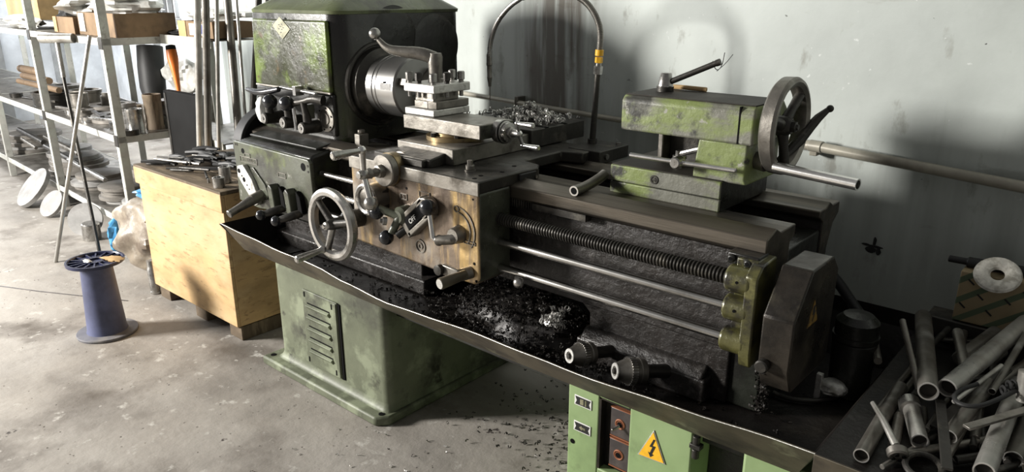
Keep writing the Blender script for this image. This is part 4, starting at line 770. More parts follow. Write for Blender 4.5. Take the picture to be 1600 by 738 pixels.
# chips on rear table
p = MB(); rc = random.Random(11)
for i in range(420):
    r = abs(rc.gauss(0, .075)); a = rc.uniform(0, 6.28); x = -1.63 + r * 1.3 * math.cos(a); y = 1.96 + r * .8 * math.sin(a)
    x = min(max(x, -1.85), -1.50); y = min(max(y, 1.81), 2.075); h = max(0, .05 - r * .45)
    curl(p, (x, y, 1.004 + rc.uniform(0, h)), rc.uniform(.003, .009), .014, 1.5, rc, seg=7)
tag(build('swarf_pile', p, 'chips', smooth=False), 'heap of shiny curled steel swarf on the rear of the cross slide', 'swarf', kind='stuff')
# swarf on the floor under the tray
p = MB()
for i in range(330):
    x = rc.gauss(-1.25, .2); y = rc.gauss(1.80, .16)
    if x > -1.06 or x < -1.74 or y < 1.42: continue
    curl(p, (x, y, .003 + rc.uniform(0, .012)), rc.uniform(.002, .005), .010, 1.2, rc, seg=6)
p.mi = 1
for i in range(70): curl(p, (rc.uniform(-1.9, -1.0), rc.uniform(.7, 1.45), .004), rc.uniform(.0015, .004), .008, 1, rc, seg=6)
tag(build('floor_swarf', p, ['steel_dk', 'chips'], smooth=False), 'scattered curled swarf on the concrete floor under the lathe tray', 'swarf', kind='stuff')
p = MB()
for i in range(420):
    x = rc.uniform(-4.6, -1.1); y = rc.uniform(.55, 1.35); s = rc.uniform(.0008, .0026); p.box(x - s, x + s, y - s * .6, y + s * .6, .0, s * .7, rot=Matrix.Rotation(rc.uniform(0, 3), 3, 'Z'))
tag(build('floor_grit', p, 'floor', smooth=False), 'fine grit and crumbs strewn over the concrete floor', 'grit', kind='stuff')

# ============================================================ crate and what lies on it
KX0, KX1, KY0, KY1, KZ = -3.50, -2.735, 1.385, 1.86, .655
ct = thing('wooden_crate', 'tan plywood crate on short pallet feet beside the left end of the lathe', 'crate', ((KX0 + KX1) / 2, (KY0 + KY1) / 2, 0))
def panel(x0, x1, y0, y1, z0, z1, m='ply', nm='panel', bv=.003): q = MB(); q.box(x0, x1, y0, y1, z0, z1); return build(nm, q, m, ct, bevel=bv)
panel(KX0, KX1, KY0, KY0 + .015, .07, .60, nm='front_panel'); panel(KX0, KX1, KY1 - .015, KY1, .07, .60, nm='back_panel')
panel(KX0, KX0 + .015, KY0 + .015, KY1 - .015, .07, .60, nm='left_panel'); panel(KX1 - .015, KX1, KY0 + .015, KY1 - .015, .07, .60, nm='right_panel')
panel(KX0 - .012, KX1 + .012, KY0 - .012, KY0 + .006, .575, .652, nm='lid_rail'); panel(KX1 - .006, KX1 + .012, KY0 + .006, KY1 + .01, .575, .652, nm='lid_rail')
nb = 6
for i in range(nb):
    y0 = KY0 - .010 + (KY1 - KY0 + .02) * i / nb; q = MB(); q.box(KX0 - .012, KX1 + .012, y0, y0 + (KY1 - KY0 + .02) / nb - .003, .645, .662 - .002 * (i % 2)); build('lid_board', q, 'wood_dk', ct, bevel=.002)
for x in (KX0 + .05, (KX0 + KX1) / 2 + .02, KX1 - .06): panel(x - .05, x + .05, KY0 + .02, KY1 - .02, 0, .07, 'wood_dk', 'pallet_foot')
panel(KX0 + .01, KX1 - .01, KY0 + .01, KY1 - .01, .06, .075, 'wood_dk', 'base_board')
TZ = .663
def bush(x, y, r, h, ri, label):
    q = MB(); q.ring((x, y, TZ), (0, 0, 1), [(0, ri), (0, r), (h - .002, r), (h, r - .002), (h, ri)], 28); tag(build('steel_bushing', q, 'steel'), label, 'bushing')
bush(-2.86, 1.475, .024, .066, .016, 'taller turned steel bushing standing on the crate behind the short one'); bush(-2.80, 1.415, .024, .042, .016, 'short turned steel bushing nearest the front edge of the crate')
bush(-2.905, 1.425, .006, .018, .003, 'tiny steel sleeve left of the two bushings on the crate'); bush(-2.84, 1.60, .028, .02, .016, 'flat steel ring on the crate near the feed box')
q = MB(); q.cyl((-2.79, 1.50, TZ + .014), (-2.72, 1.62, TZ + .014), .014, n=20, ch=.002); tag(build('steel_pin', q, 'steel'), 'thick steel pin lying on the crate beside the bushings', 'pin')
toolpos = []
rt_ = random.Random(21)
k = 0
for i in range(34):
    x = rt_.uniform(-3.48, -2.96); y = rt_.uniform(1.42, 1.76); a = rt_.uniform(-.5, .7); L = rt_.uniform(.09, .2); z = TZ + .006 + .011 * (i % 3)
    if x - L / 2 < -3.5: x = -3.5 + L / 2
    dx, dy = math.cos(a) * L / 2, math.sin(a) * L / 2; p0 = (x - dx, y - dy, z); p1 = (x + dx, y + dy, z + .004)
    if i % 3 == 0:
        q = MB(); q.tube([p0, p1], .005, 8); o = build('drill_bit', q, 'steel_dk'); tag(o, 'dark drill bit in the jumble of tools on the crate', 'drill bit', 'drill bits jumbled on the crate')
    elif i % 3 == 1:
        q = MB(); q.box(x - L / 2, x + L / 2, y - .009, y + .009, z, z + .012, rot=Matrix.Rotation(a, 3, 'Z')); o = build('tool_bar', q, 'black', bevel=.002); tag(o, 'black square tool bar in the jumble on the crate', 'tool bar', 'square tool bars jumbled on the crate')
    else:
        q = MB(); mid = Vector(p0).lerp(Vector(p1), .45); n_ = Vector((-math.sin(a), math.cos(a), 0)) * .018
        q.tube([Vector(p0) + n_, mid, Vector(p1) - n_ * .5], [.010, .012, .005], 8, smooth=1); q.tube([Vector(p0) - n_, mid + Vector((0, 0, .006)), Vector(p1) + n_ * .5], [.010, .012, .005], 8, smooth=1)
        o = build('pliers', q, 'rubber'); tag(o, 'pair of black handled pliers in the jumble on the crate', 'pliers', 'pliers jumbled on the crate')
for j, (x0, y0, x1, y1) in enumerate(((-3.38, 1.42, -3.12, 1.50), (-3.42, 1.45, -3.2, 1.56), (-3.12, 1.41, -2.98, 1.47))):
    q = MB(); q.tube([(x0, y0, TZ + .034), (x1, y1, TZ + .034)], [.004, .006], 8); o = build('hand_file', q, 'steel_dull' if j == 0 else 'steel_dk'); tag(o, ('long pale file at the left front edge of the crate', 'second file just behind the longest file on the crate', 'short file lying nearest the middle front edge of the crate')[j], 'file')

# ============================================================ spool, T-handles, bag, cylinder
sp_ = thing('cable_spool', 'empty blue plastic cable spool with a dark slotted top flange standing on the floor', 'spool', (-3.27, 1.065, 0))
SX, SY = -3.27, 1.065
q = MB(); q.rev((SX, SY, 0), (0, 0, 1), [(0, .120), (.008, .122), (.012, .12), (.014, .09)], 56); build('base_flange', q, 'ringgrey', sp_)
q = MB(); q.rev((SX, SY, .012), (0, 0, 1), [(0, .082), (.012, .078), (.30, .062), (.315, .062)], 48); build('core', q, 'blue', sp_)
q = MB(); q.ring((SX, SY, .325), (0, 0, 1), [(0, .10), (0, .113), (.012, .113), (.012, .105), (.004, .10)], 56); q.ring((SX, SY, .325), (0, 0, 1), [(0, .028), (0, .042), (.01, .042), (.01, .028)], 32); q.rev((SX, SY, .3235), (0, 0, 1), [(0, .112), (.003, .112), (.003, 1e-5)], 48)
for k in range(16):
    a = 2 * math.pi * k / 16; c, s_ = math.cos(a), math.sin(a); q.box(SX + .040, SX + .103, SY - .003, SY + .003, .325, .334, rot=Matrix.Rotation(a, 3, 'Z'), c=(SX, SY, .325))
build('top_flange', q, 'navy', sp_)
q = MB(); q.blob((SX + .05, SY + .055, .337), .05, .03, .005, 3, .4, 16, 6); build('tape_scrap', q, 'card_l', sp_); q = MB(); q.blob((SX - .0, SY - .03, .337), .025, .012, .005, 8, .4, 14, 6); build('torn_paper', q, 'white', sp_)
# T handle (pipe on dark rod)
t = thing('tee_handle_bar', 'black rod with a short steel pipe cross handle leaning on the shelf rack', 'bar', (-4.35, 1.45, 0))
q = MB(); q.cyl((-4.346, 1.447, 0), (-4.745, 1.557, .97), .0095, n=14); build('rod', q, 'steel_dk', t)
q = MB(); q.pipe((-4.740, 1.556, .955), (-4.775, 1.568, 1.15), .013, .0096, 14); build('socket', q, 'pipe_pale', t)
q = MB(); q.pipe((-4.86, 1.515, 1.168), (-4.68, 1.625, 1.170), .027, .022, 24); q.cyl((-4.85, 1.521, 1.168), (-4.69, 1.619, 1.170), .0218, n=20); build('cross_handle', q, 'pipe_pale', t)
q = MB(); q.cyl((-4.419, 1.242, 0), (-4.27, 1.56, 1.20), .0105, n=14); o = build('steel_rod', q, 'pipe_pale'); tag(o, 'long bare steel rod leaning from the floor against the rack post', 'rod')
# plastic bag between the rack and the crate
q = MB(); q.blob((-3.92, 1.56, .19), .22, .12, .20, 7, .3, 40, 24, flat=.0, pw=.8); q.blob((-3.80, 1.58, .33), .085, .08, .11, 17, .3, 30, 14)
o = build('plastic_bag', q, 'bag_b'); tag(o, 'crumpled brownish clear plastic bag slumped between the rack and the crate', 'bag')
q = MB(); q.blob((-3.76, 1.56, .445), .09, .08, .035, 9, .4, 30, 12); o = build('blue_bag', q, 'bag_blue'); tag(o, 'bright blue plastic bag lying on top of the brownish bag', 'bag')
q = MB(); q.blob((-4.21, 1.53, .13), .04, .07, .12, 19, .3, 24, 12, flat=0); o = build('blue_sack', q, 'bag_blue'); tag(o, 'dark blue plastic sack on the floor under the rack end', 'bag')
q = MB(); q.rev((-3.555, 1.405, .0), (-.07, .02, 1), [(0, .024), (.012, .025), (.014, .022), (.02, .022), (.022, .025), (.13, .025), (.135, .022), (.17, .022)], 26); o = build('steel_canister', q, 'steel'); tag(o, 'small steel cylinder standing on the floor at the left foot of the crate', 'cylinder')

# ============================================================ shelf rack
RA = math.atan2(1.62 - 1.765, 7.1 - 4.4)   # direction of its long side
def rk(u, v, z):   # u along the front from the right post leftwards (negative), v depth
    return Vector((-4.27 + u * math.cos(RA) - v * math.sin(RA), 1.615 + u * math.sin(RA) + v * math.cos(RA), z))
def rbox(mb, u0, u1, v0, v1, z0, z1): mb.add([rk(u, v, z) for z in (z0, z1) for u, v in ((u0, v0), (u1, v0), (u1, v1), (u0, v1))], [(3, 2, 1, 0), (4, 5, 6, 7), (0, 1, 5, 4), (1, 2, 6, 5), (2, 3, 7, 6), (3, 0, 4, 7)])
rack = thing('shelf_rack', 'long pale painted angle iron shelf rack loaded with discs and boxes at the far left', 'shelf rack', rk(-2, .3, 0))
RD = .60
def rpart(nm, *b, m='rack', bevel=.002):
    q = MB()
    for x in b: rbox(q, *x)
    return build(nm, q, m, rack, bevel=bevel)
for u in (0, -1.33, -2.66, -4.0):
    for v in (0, RD):
        s = 1 if v == 0 else -1; wd = .045
        rpart('post', (u - wd, u, v, v + s * .004, 0, 1.95), (u - .004, u, v, v + s * wd, 0, 1.95))
for z in (.12, .622, 1.145):
    for v in (.005, RD - .005):
        rpart('rail', (-5.4, 0, v - .003, v + .003, z, z + .038))
    for u in (0, -1.33, -2.66, -4.0): rpart('cross_rail', (u - .006, u, 0, RD, z, z + .038))
    rpart('shelf_board', (-5.35, -.008, .01, RD - .01, z + .030, z + .036), m='steel_dull')
for u in (0, -1.33, -2.66):
    for z in (.622, 1.145): rpart('gusset', (u - .06, u, -.003, 0, z - .02, z + .045), m='steel_dk')
SH = (.157, .659, 1.182)
# discs and blanks
def disc(u, v, z, r, h, m, label, group, hole=0.):
    c = rk(u, v, z); q = MB()
    if hole: q.ring(c, (0, 0, 1), [(0, hole), (0, r), (h * .9, r), (h, r - h * .1), (h, hole)], 36)
    else: q.rev(c, (0, 0, 1), [(0, r), (h * .9, r), (h, r - min(.004, h * .2))], 36)
    o = build('steel_disc', q, m); tag(o, label, 'disc', group); return o
rd = random.Random(5)
# bottom shelf stacks: (u, v, radii...)
DS = [(-1.62, .22, .19, 5, .028), (-1.12, .20, .17, 4, .024), (-.62, .19, .15, 5, .02), (-.27, .16, .12, 4, .02), (-2.1, .32, .17, 4, .03), (-.80, .42, .14, 5, .03), (-2.85, .25, .2, 5, .03), (-3.4, .3, .2, 4, .03)]
ORD = ('topmost', 'second', 'third', 'fourth', 'fifth', 'sixth', 'seventh')
names = ['at the middle of the bottom shelf', 'right of the widest stack on the bottom shelf', 'behind the leaning rods on the bottom shelf', 'at the right end of the bottom shelf', 'behind the widest stack on the bottom shelf', 'at the back right of the bottom shelf', 'left of the second rack post on the bottom shelf', 'at the far left of the bottom shelf']
for (u, v, r, n_, h), nm in zip(DS, names):
    z = SH[0]
    for i in range(n_):
        rr = r * rd.uniform(.82, 1); disc(u + rd.uniform(-.02, .02), v + rd.uniform(-.015, .015), z, rr, h, 'disc' if rd.random() < .75 else 'disc_br', ORD[n_ - 1 - i] + ' steel disc of the stack ' + nm, 'discs stacked ' + nm); z += h + .0005
# middle shelf stacks
DS2 = [(-.22, .13, .075, 7, .022, 'beside the right rack post on the middle shelf'), (-.20, .40, .09, 6, .025, 'at the back right corner of the middle shelf'), (-.62, .22, .16, 2, .02, 'along the middle of the middle shelf'), (-1.0, .3, .17, 3, .018, 'behind the leaning rods on the middle shelf'), (-1.9, .3, .15, 5, .022, 'left of the second post on the middle shelf'), (-.85, .10, .07, 3, .018, 'at the front of the middle shelf'), (-.55, .45, .1, 5, .02, 'at the back of the middle shelf')]
for (u, v, r, n_, h, nm) in DS2:
    z = SH[1]
    for i in range(n_):
        rr = r * rd.uniform(.8, 1); disc(u + rd.uniform(-.01, .01), v + rd.uniform(-.01, .01), z, rr, h, 'disc_br' if 'post on' in nm and 'right' in nm or rd.random() < .2 else 'disc', ORD[n_ - 1 - i] + ' steel ring of the stack ' + nm, 'rings stacked ' + nm, hole=rr * .45); z += h + .0005
# leaning discs on the floor
def lean(c, r, h, nrm, m, label, cross=False):
    q = MB(); q.rev(c, nrm, [(0, r - .002), (.002, r), (h, r)], 40); o = build('leaning_disc', q, m); tag(o, label, 'disc'); return o
lean((-5.80, 1.60, .115), .150, .03, (0, -.75, .65), 'disc_br', 'large turned disc leaning at the front of the rack, leftmost')
lean((-5.42, 1.58, .075), .095, .022, (.18, -.75, .6), 'disc_br', 'medium bright disc leaning beside the largest leaning disc')
lean((-4.78, 1.55, .105), .10, .018, (.62, -.55, .3), 'disc_br', 'pale round disc leaning under the right end of the rack')
q = MB(); q.rev(rk(-.42, -.10, .0), (.1, 0, 1), [(0, .05), (.10, .05), (.105, .045)], 24); tag(build('steel_can', q, 'steel'), 'shiny steel can standing on the floor in front of the rack', 'can')
# pots, cylinders on middle shelf
def can(u, v, z, r, h, m, label, cat='can'):
    q = MB(); q.rev(rk(u, v, z), (0, 0, 1), [(0, r), (h * .1, r), (h * .12, r * .96), (h * .85, r * .96), (h * .88, r), (h, r), (h, r * .85), (h * .7, r * .82), (h * .7, 1e-5)], 28); o = build('steel_pot', q, m); tag(o, label, cat)
can(-.14, .26, SH[1] + .0, .05, .20, 'wood_dk', 'brown cylinder standing behind the rack post on the middle shelf', 'cylinder'); can(-1.30, .26, SH[1], .10, .13, 'steel_dull', 'dark round pot on the middle shelf left of the leaning bar'); can(-1.62, .14, SH[1], .13, .10, 'steel_dk', 'wide black pot on the middle shelf near the second post'); can(-.98, .12, SH[1] + .056, .055, .09, 'steel_dull', 'small ring shaped pot on top of a flat stack')
can(-.05, .12, SH[1], .045, .14, 'steel', 'bright cylinder at the right end of the middle shelf', 'cylinder')
# bars lying on shelves
BL = ('black round bar across the discs in the middle of the rack', 'grey round bar behind the black one on the discs', 'bright round bar across the right hand discs', 'black round bar at the left of the bottom shelf', 'short thin round bar at the front left of the discs', 'dark round bar at the back of the middle shelf')
BAR = [(-1.5, .09, 1, .9, .018, 'steel_dk'), (-1.9, .2, 1, .9, .02, 'steel_dull'), (-.9, .06, 1, .8, .014, 'steel'), (-2.5, .15, 1, .8, .02, 'steel_dk'), (-2.2, .06, 1, .5, .012, 'steel_dull'), (-1.2, .5, 1, .7, .02, 'steel_dk')]
for i, (u, v, zi, L, r, m) in enumerate(BAR):
    q = MB(); z = (SH[0] + .155 if i < 5 else SH[1]) + r; q.cyl(rk(u - L / 2, v + .02, z), rk(u + L / 2, v - .01, z), r, n=14, ch=.002)
    if i < 5: rr_ = 1
    o = build('round_bar', q, m); tag(o, BL[i], 'bar', 'round bars lying on the rack')
for i, (u, L, r) in enumerate(((-2.0, 1.1, .02), (-2.2, .8, .025), (-2.5, .7, .03))):
    q = MB(); z = SH[1] + .10 + .035 * i; q.box(0, 1, 0, 1, 0, 1); q = MB(); q.tube([rk(u - L / 2, .16 + .05 * i, z), rk(u + L / 2, .14 + .04 * i, z + .02)], r, 10); tag(build('wrapped_roll', q, 'card'), ('lowest of the brown rolls at the left of the middle shelf', 'middle one of the brown rolls at the left of the middle shelf', 'topmost brown roll at the left of the middle shelf')[i], 'roll')
PL = ['left of the second post on the middle shelf', 'just right of the second post on the middle shelf', 'halfway along the middle shelf', 'behind the leaning black rod on the middle shelf', 'near the right post on the middle shelf', 'at the back of the middle shelf by the orange can', 'at the front edge under the right cardboard box']
for i, u in enumerate((-2.4, -1.25, -.95, -.75, -.42, -.35, -.08)):
    c = rk(u + .05, .08 + .05 * (i % 3), SH[1]); q = MB(); q.ring(c, (0, 0, 1), [(0, .02), (0, .045), (.03, .045), (.03, .02)], 24); tag(build('steel_ring', q, 'steel' if i % 2 else 'steel_dk'), ('bright' if i % 2 else 'dark') + ' thick ring lying ' + PL[i], 'ring')
    c = rk(u - .07, .30 + .04 * (i % 2), SH[1]); h = .05 + .03 * (i % 3); q = MB(); q.rev(c, (0, 0, 1), [(0, .04), (h, .04), (h, .03), (h + .02, .03)], 20); tag(build('steel_plug', q, ('steel_dk', 'wood_dk', 'steel_dull')[i % 3]), ('black', 'brown', 'grey')[i % 3] + ' stepped plug standing ' + PL[i], 'plug')
for i, (u, v, a, L, m) in enumerate(((-.35, .06, .3, .25, 'steel'), (-.6, .10, -.2, .3, 'steel_dk'), (-.95, .05, .1, .35, 'steel_dull'), (-1.6, .05, .2, .4, 'steel_dk'), (-2.1, .3, -.3, .5, 'steel_dk'))):
    c = rk(u, v, SH[1] + .045); q = MB(); q.box(c.x - L / 2, c.x + L / 2, c.y - .012, c.y + .012, c.z, c.z + .015, rot=Matrix.Rotation(a, 3, 'Z')); tag(build('flat_strip', q, m, bevel=.002), ('bright strip nearest the right post of the middle shelf', 'dark strip second from the right post of the middle shelf', 'grey strip in the middle of the middle shelf', 'dark strip left of the second post of the middle shelf', 'dark strip by the brown rolls of the middle shelf')[i], 'strip')
# top shelf boxes
def cbox(u0, u1, v0, v1, z, h, m, label, nm='cardboard_box', flaps=True):
    q = MB(); t_ = .006; rbox(q, u0, u1, v0, v0 + t_, z, z + h); rbox(q, u0, u1, v1 - t_, v1, z, z + h); rbox(q, u0, u0 + t_, v0 + t_, v1 - t_, z, z + h); rbox(q, u1 - t_, u1, v0 + t_, v1 - t_, z, z + h); rbox(q, u0 + t_, u1 - t_, v0 + t_, v1 - t_, z, z + .006)
    rbox(q, u0 + t_, u1 - t_, v0 + t_, v1 - t_, z + h * .75, z + h * .78); o = build(nm, q, m, bevel=.0015); tag(o, label, 'box'); return o
b1 = cbox(-.02 + .10, .46, .16, .44, SH[2], .085, 'card', 'long low brown box with white label on the right end of the top shelf') if False else None
# right-hand end bay: top shelf also runs back along the wall side
bay = rk(0, 0, 0)
ext = [(0.0, .50)]
for z in (.622, 1.145):
    rpart('return_rail', (.0, .62, .30, .305, z, z + .05)); rpart('return_board', (.0, .62, .305, .75, z + .034, z + .04), m='steel_dull')
for u in (.62,):
    rpart('post', (u - .045, u, .745, .75, 0, 1.95), (u - .004, u, .70, .745, 0, 1.95))
T0 = SH[2] + .008
bx = cbox(.20, .60, .33, .55, T0, .082, 'card', 'long low brown box with a blue and white label on the top shelf')
q = MB(); rbox(q, .33, .50, .3285, .3299, T0 + .012, T0 + .070); build('paper_label', q, 'white', bx, smooth=False); q = MB(); rbox(q, .445, .495, .3275, .3284, T0 + .020, T0 + .066); build('blue_print', q, 'bluelab', bx, smooth=False)
q = MB(); rbox(q, .198, .29, .3265, .3297, T0, T0 + .082); build('tan_end_flap', q, 'card_l', bx, smooth=False)
bx = cbox(-.98, -.62, .06, .34, SH[2], .095, 'card', 'brown box with a tan corner between the two front rack posts'); q = MB(); rbox(q, -.981, -.92, .054, .0595, SH[2] + .005, SH[2] + .095); build('tan_corner', q, 'card_l', bx, smooth=False)
bx = cbox(-.60, .0, .08, .40, SH[2], .125, 'card', 'dark brown box with a torn white label behind the right rack post'); q = MB(); rbox(q, -.56, -.47, .073, .0795, SH[2] + .02, SH[2] + .12); build('torn_label', q, 'white', bx, smooth=False)
cbox(-2.2, -1.42, .10, .45, SH[2] + .06, .2, 'card_l', 'large tan box at the left end of the top shelf')
q = MB(); q.blob(rk(-.28, .25, SH[2] + .17), .26, .17, .075, 31, .3, 30, 14); tag(build('plastic_bag', q, 'bag'), 'big milky plastic bag on top of the dark brown box', 'bag')
q = MB(); q.blob(rk(-.80, .22, SH[2] + .155), .2, .15, .07, 33, .4, 30, 14); tag(build('plastic_bag', q, 'bag'), 'shiny crumpled bag on top of the box with the tan corner', 'bag')
q = MB(); q.blob(rk(-1.75, .08, SH[2] + .045), .30, .06, .05, 35, .4, 30, 12, flat=SH[2]); tag(build('plastic_bag', q, 'bag'), 'pale crumpled plastic bag at the left of the top shelf', 'bag')
q = MB(); q.blob(rk(-1.1, .25, SH[2] + .09), .09, .12, .09, 36, .3, 24, 12); tag(build('black_bundle', q, 'rubber'), 'black rubbery bundle beside the front rack post', 'bundle')
q = MB(); q.blob(rk(.38, .44, T0 + .11), .20, .09, .035, 37, .35, 30, 12); tag(build('plastic_bag', q, 'bag'), 'flat clear bag draped over the labelled box', 'bag')
q = MB(); q.box(0, 1, 0, 1, 0, 1); q = MB(); rbox(q, .28, .62, .50, .68, T0 + .10, T0 + .125); tag(build('foam_sheet', q, 'white', bevel=.008), 'white foam sheet lying on the labelled box', 'sheet')
q = MB(); q.blob(rk(.10, .40, T0 + .012), .12, .08, .02, 40, .5, 24, 8, flat=T0 - .004); tag(build('wire_tangle', q, 'rubber'), 'dark tangle of wire on the top shelf beside the labelled box', 'wire')
# middle shelf right bay: box, black case, boots
t = thing('spray_bottle', 'bright orange spray can hanging upside down beside the rack post', 'spray can', rk(-.05, .35, .86))
q = MB(); q.rev(rk(-.02, .36, 1.11), (.22, -.05, -1), [(0, .012), (.004, .028), (.05, .03), (.12, .02), (.25, .010)], 20); build('can_body', q, 'orange', t); q = MB(); q.rev(rk(-.02, .36, 1.11), (-.22, .05, 1), [(0, .028), (.02, .026), (.024, .012)], 18); build('cap', q, 'black', t)
def W2(u, off, z): v = wrot @ Vector((u, -off, z)) + Vector((-.6, 2.22, 0)); return v
q = MB(); q.tube([(-5.42, 2.36, 1.06), (-5.40, 2.34, .92), (-5.37, 2.32, .78), (-5.34, 2.3, .69)], [.085, .088, .085, .06], 16); tag(build('black_roll', q, 'rubber'), 'black foam roll leaning against the white wall behind the rack', 'roll')
t = thing('black_case', 'tall black rectangular metal case standing behind the crate', 'case', (-3.95, 1.885, .0))
q = MB(); q.box(-4.165, -3.74, 1.848, 1.888, .03, .905); build('case_body', q, 'case_blk', t, bevel=.008, seg=3); q = MB(); q.box(-4.155, -4.135, 1.844, 1.848, .05, .89); build('case_edge', q, 'steel_dk', t, bevel=.002); q = MB(); q.box(-4.13, -3.78, 1.85, 1.886, 0, .03); build('case_foot', q, 'steel_dk', t, bevel=.004)
# leaning bars and pipes against the back wall
LB = [((-3.86, 1.80, 0), (-3.47, 1.80, 1.75), .017, 'pipe_pale'), ((-3.82, 1.832, 0), (-3.44, 1.832, 1.75), .009, 'pipe_pale'), ((-3.77, 1.80, 0), (-3.38, 1.80, 1.8), .018, 'pipe'), ((-3.72, 1.832, 0), (-3.34, 1.832, 1.8), .010, 'pipe_pale'),
      ((-3.51, 1.88, 0), (-3.70, 2.06, 1.9), .020, 'pipe'), ((-3.49, 1.90, 0), (-3.65, 2.08, 1.9), .008, 'pipe_pale'), ((-3.66, 1.93, 0), (-3.36, 2.1, 1.9), .016, 'steel_dk'), ((-3.48, 1.895, 0), (-3.52, 2.06, 1.9), .010, 'pipe_pale'), ((-3.42, 1.90, 0), (-3.47, 2.1, 1.9), .014, 'pipe'), ((-3.38, 1.93, 0), (-3.45, 2.12, 2.0), .008, 'steel_dull'), ((-3.62, 1.93, 0), (-3.30, 2.12, 1.9), .015, 'steel_dk'), ((-3.32, 1.93, 0), (-3.38, 2.1, 1.9), .010, 'pipe_pale'), ((-3.28, 1.90, 0), (-3.43, 2.05, 1.9), .007, 'steel')]
lb = ['leftmost of the pale pipes standing behind the crate', 'thin pale pipe second from the left behind the crate', 'thick grey pipe third from the left behind the crate', 'pale pipe fourth from the left behind the crate', 'thick dark bar leaning left behind the crate', 'thin pale rod beside the thick dark bar', 'grey bar in the middle of the leaning bundle', 'bright thin rod crossing the leaning bundle', 'grey pipe right of the middle of the bundle', 'thinnest pale rod near the headstock', 'dark rod crossing rightwards in the bundle', 'pale rod closest to the left side of the headstock', 'thin bright rod at the right edge of the bundle']
for i, ((a, b, r, m), l) in enumerate(zip(LB, lb)):
    if i > 3: a = (a[0], 1.89 + .026 * (i - 4), 0); b = (b[0], 2.05 + .026 * (i - 4), b[2])
    q = MB(); q.cyl(a, b, r, n=12); tag(build('leaning_bar', q, m), l, 'bar')
q = MB(); q.blob((-5.05, 2.40, .88), .2, .08, .12, 44, .4, 26, 14); tag(build('plastic_bag', q, 'bag'), 'clear crumpled bag on the grey bin behind the black case', 'bag')
q = MB(); q.box(-5.3, -4.8, 2.36, 2.5, 0, .76); tag(build('storage_bin', q, 'steel_dull', bevel=.01), 'grey metal bin against the wall behind the black case', 'bin')
# ============================================================ work table at right with pipes
tb = thing('work_table', 'dark oily steel table at the right end of the lathe under a pipe heap', 'table', (-.03, 1.8, 0))
q = MB(); q.box(-.366, .20, 1.300, 2.06, .555, .566); build('table_top', q, 'tray', tb, bevel=.002)
q = MB(); q.box(-.366, .20, 1.296, 1.3, .52, .566); build('front_edge', q, 'lip', tb, bevel=.001)
for x, y in ((-.29, 1.34), (.17, 1.34), (-.29, 2.03), (.17, 2.03)): q = MB(); q.box(x - .02, x + .02, y - .02, y + .02, 0, .555); build('leg', q, 'steel_dk', tb, bevel=.002)
q = MB(); q.box(-.345, .18, 1.99, 2.07, .566, .63); tag(build('dark_block', q, 'steel_dk', bevel=.004), 'black steel block at the back of the pipe table beneath the striped box', 'block')
cbx = MB(); cbx.box(-.288, .06, 1.995, 2.075, .632, .762); o = build('striped_box', cbx, 'diag', bevel=.003); tag(o, 'brown box with green diagonal stripes at the back of the pipe table', 'box')
q = MB()
for (x, z) in ((-.262, .738), (-.238, .705), (-.208, .742), (-.182, .708), (-.272, .675), (-.15, .735), (-.215, .67)): q.box(x - .009, x + .009, 1.9932, 1.9949, z - .0018, z + .0018, rot=Matrix.Rotation(R(40), 3, 'Y'))
build('printed_dashes', q, 'black', o, smooth=False)
q = MB(); q.cyl((-.325, 2.03, .775), (.06, 2.05, .777), .0085, n=16, ch=.002); q.cyl((-.285, 2.032, .775), (.05, 2.049, .777), .013, n=16, ch=.003); tag(build('black_bar', q, 'black'), 'black stepped bar lying across the top of the striped box', 'bar')
q = MB(); q.torus((-.212, 1.985, .772), (.05, -.60, .7), .032, .0175, 36, 10, sq=.55); tag(build('wrapped_ring', q, 'wrap'), 'ring wrapped in cloudy plastic leaning on the striped box', 'ring')
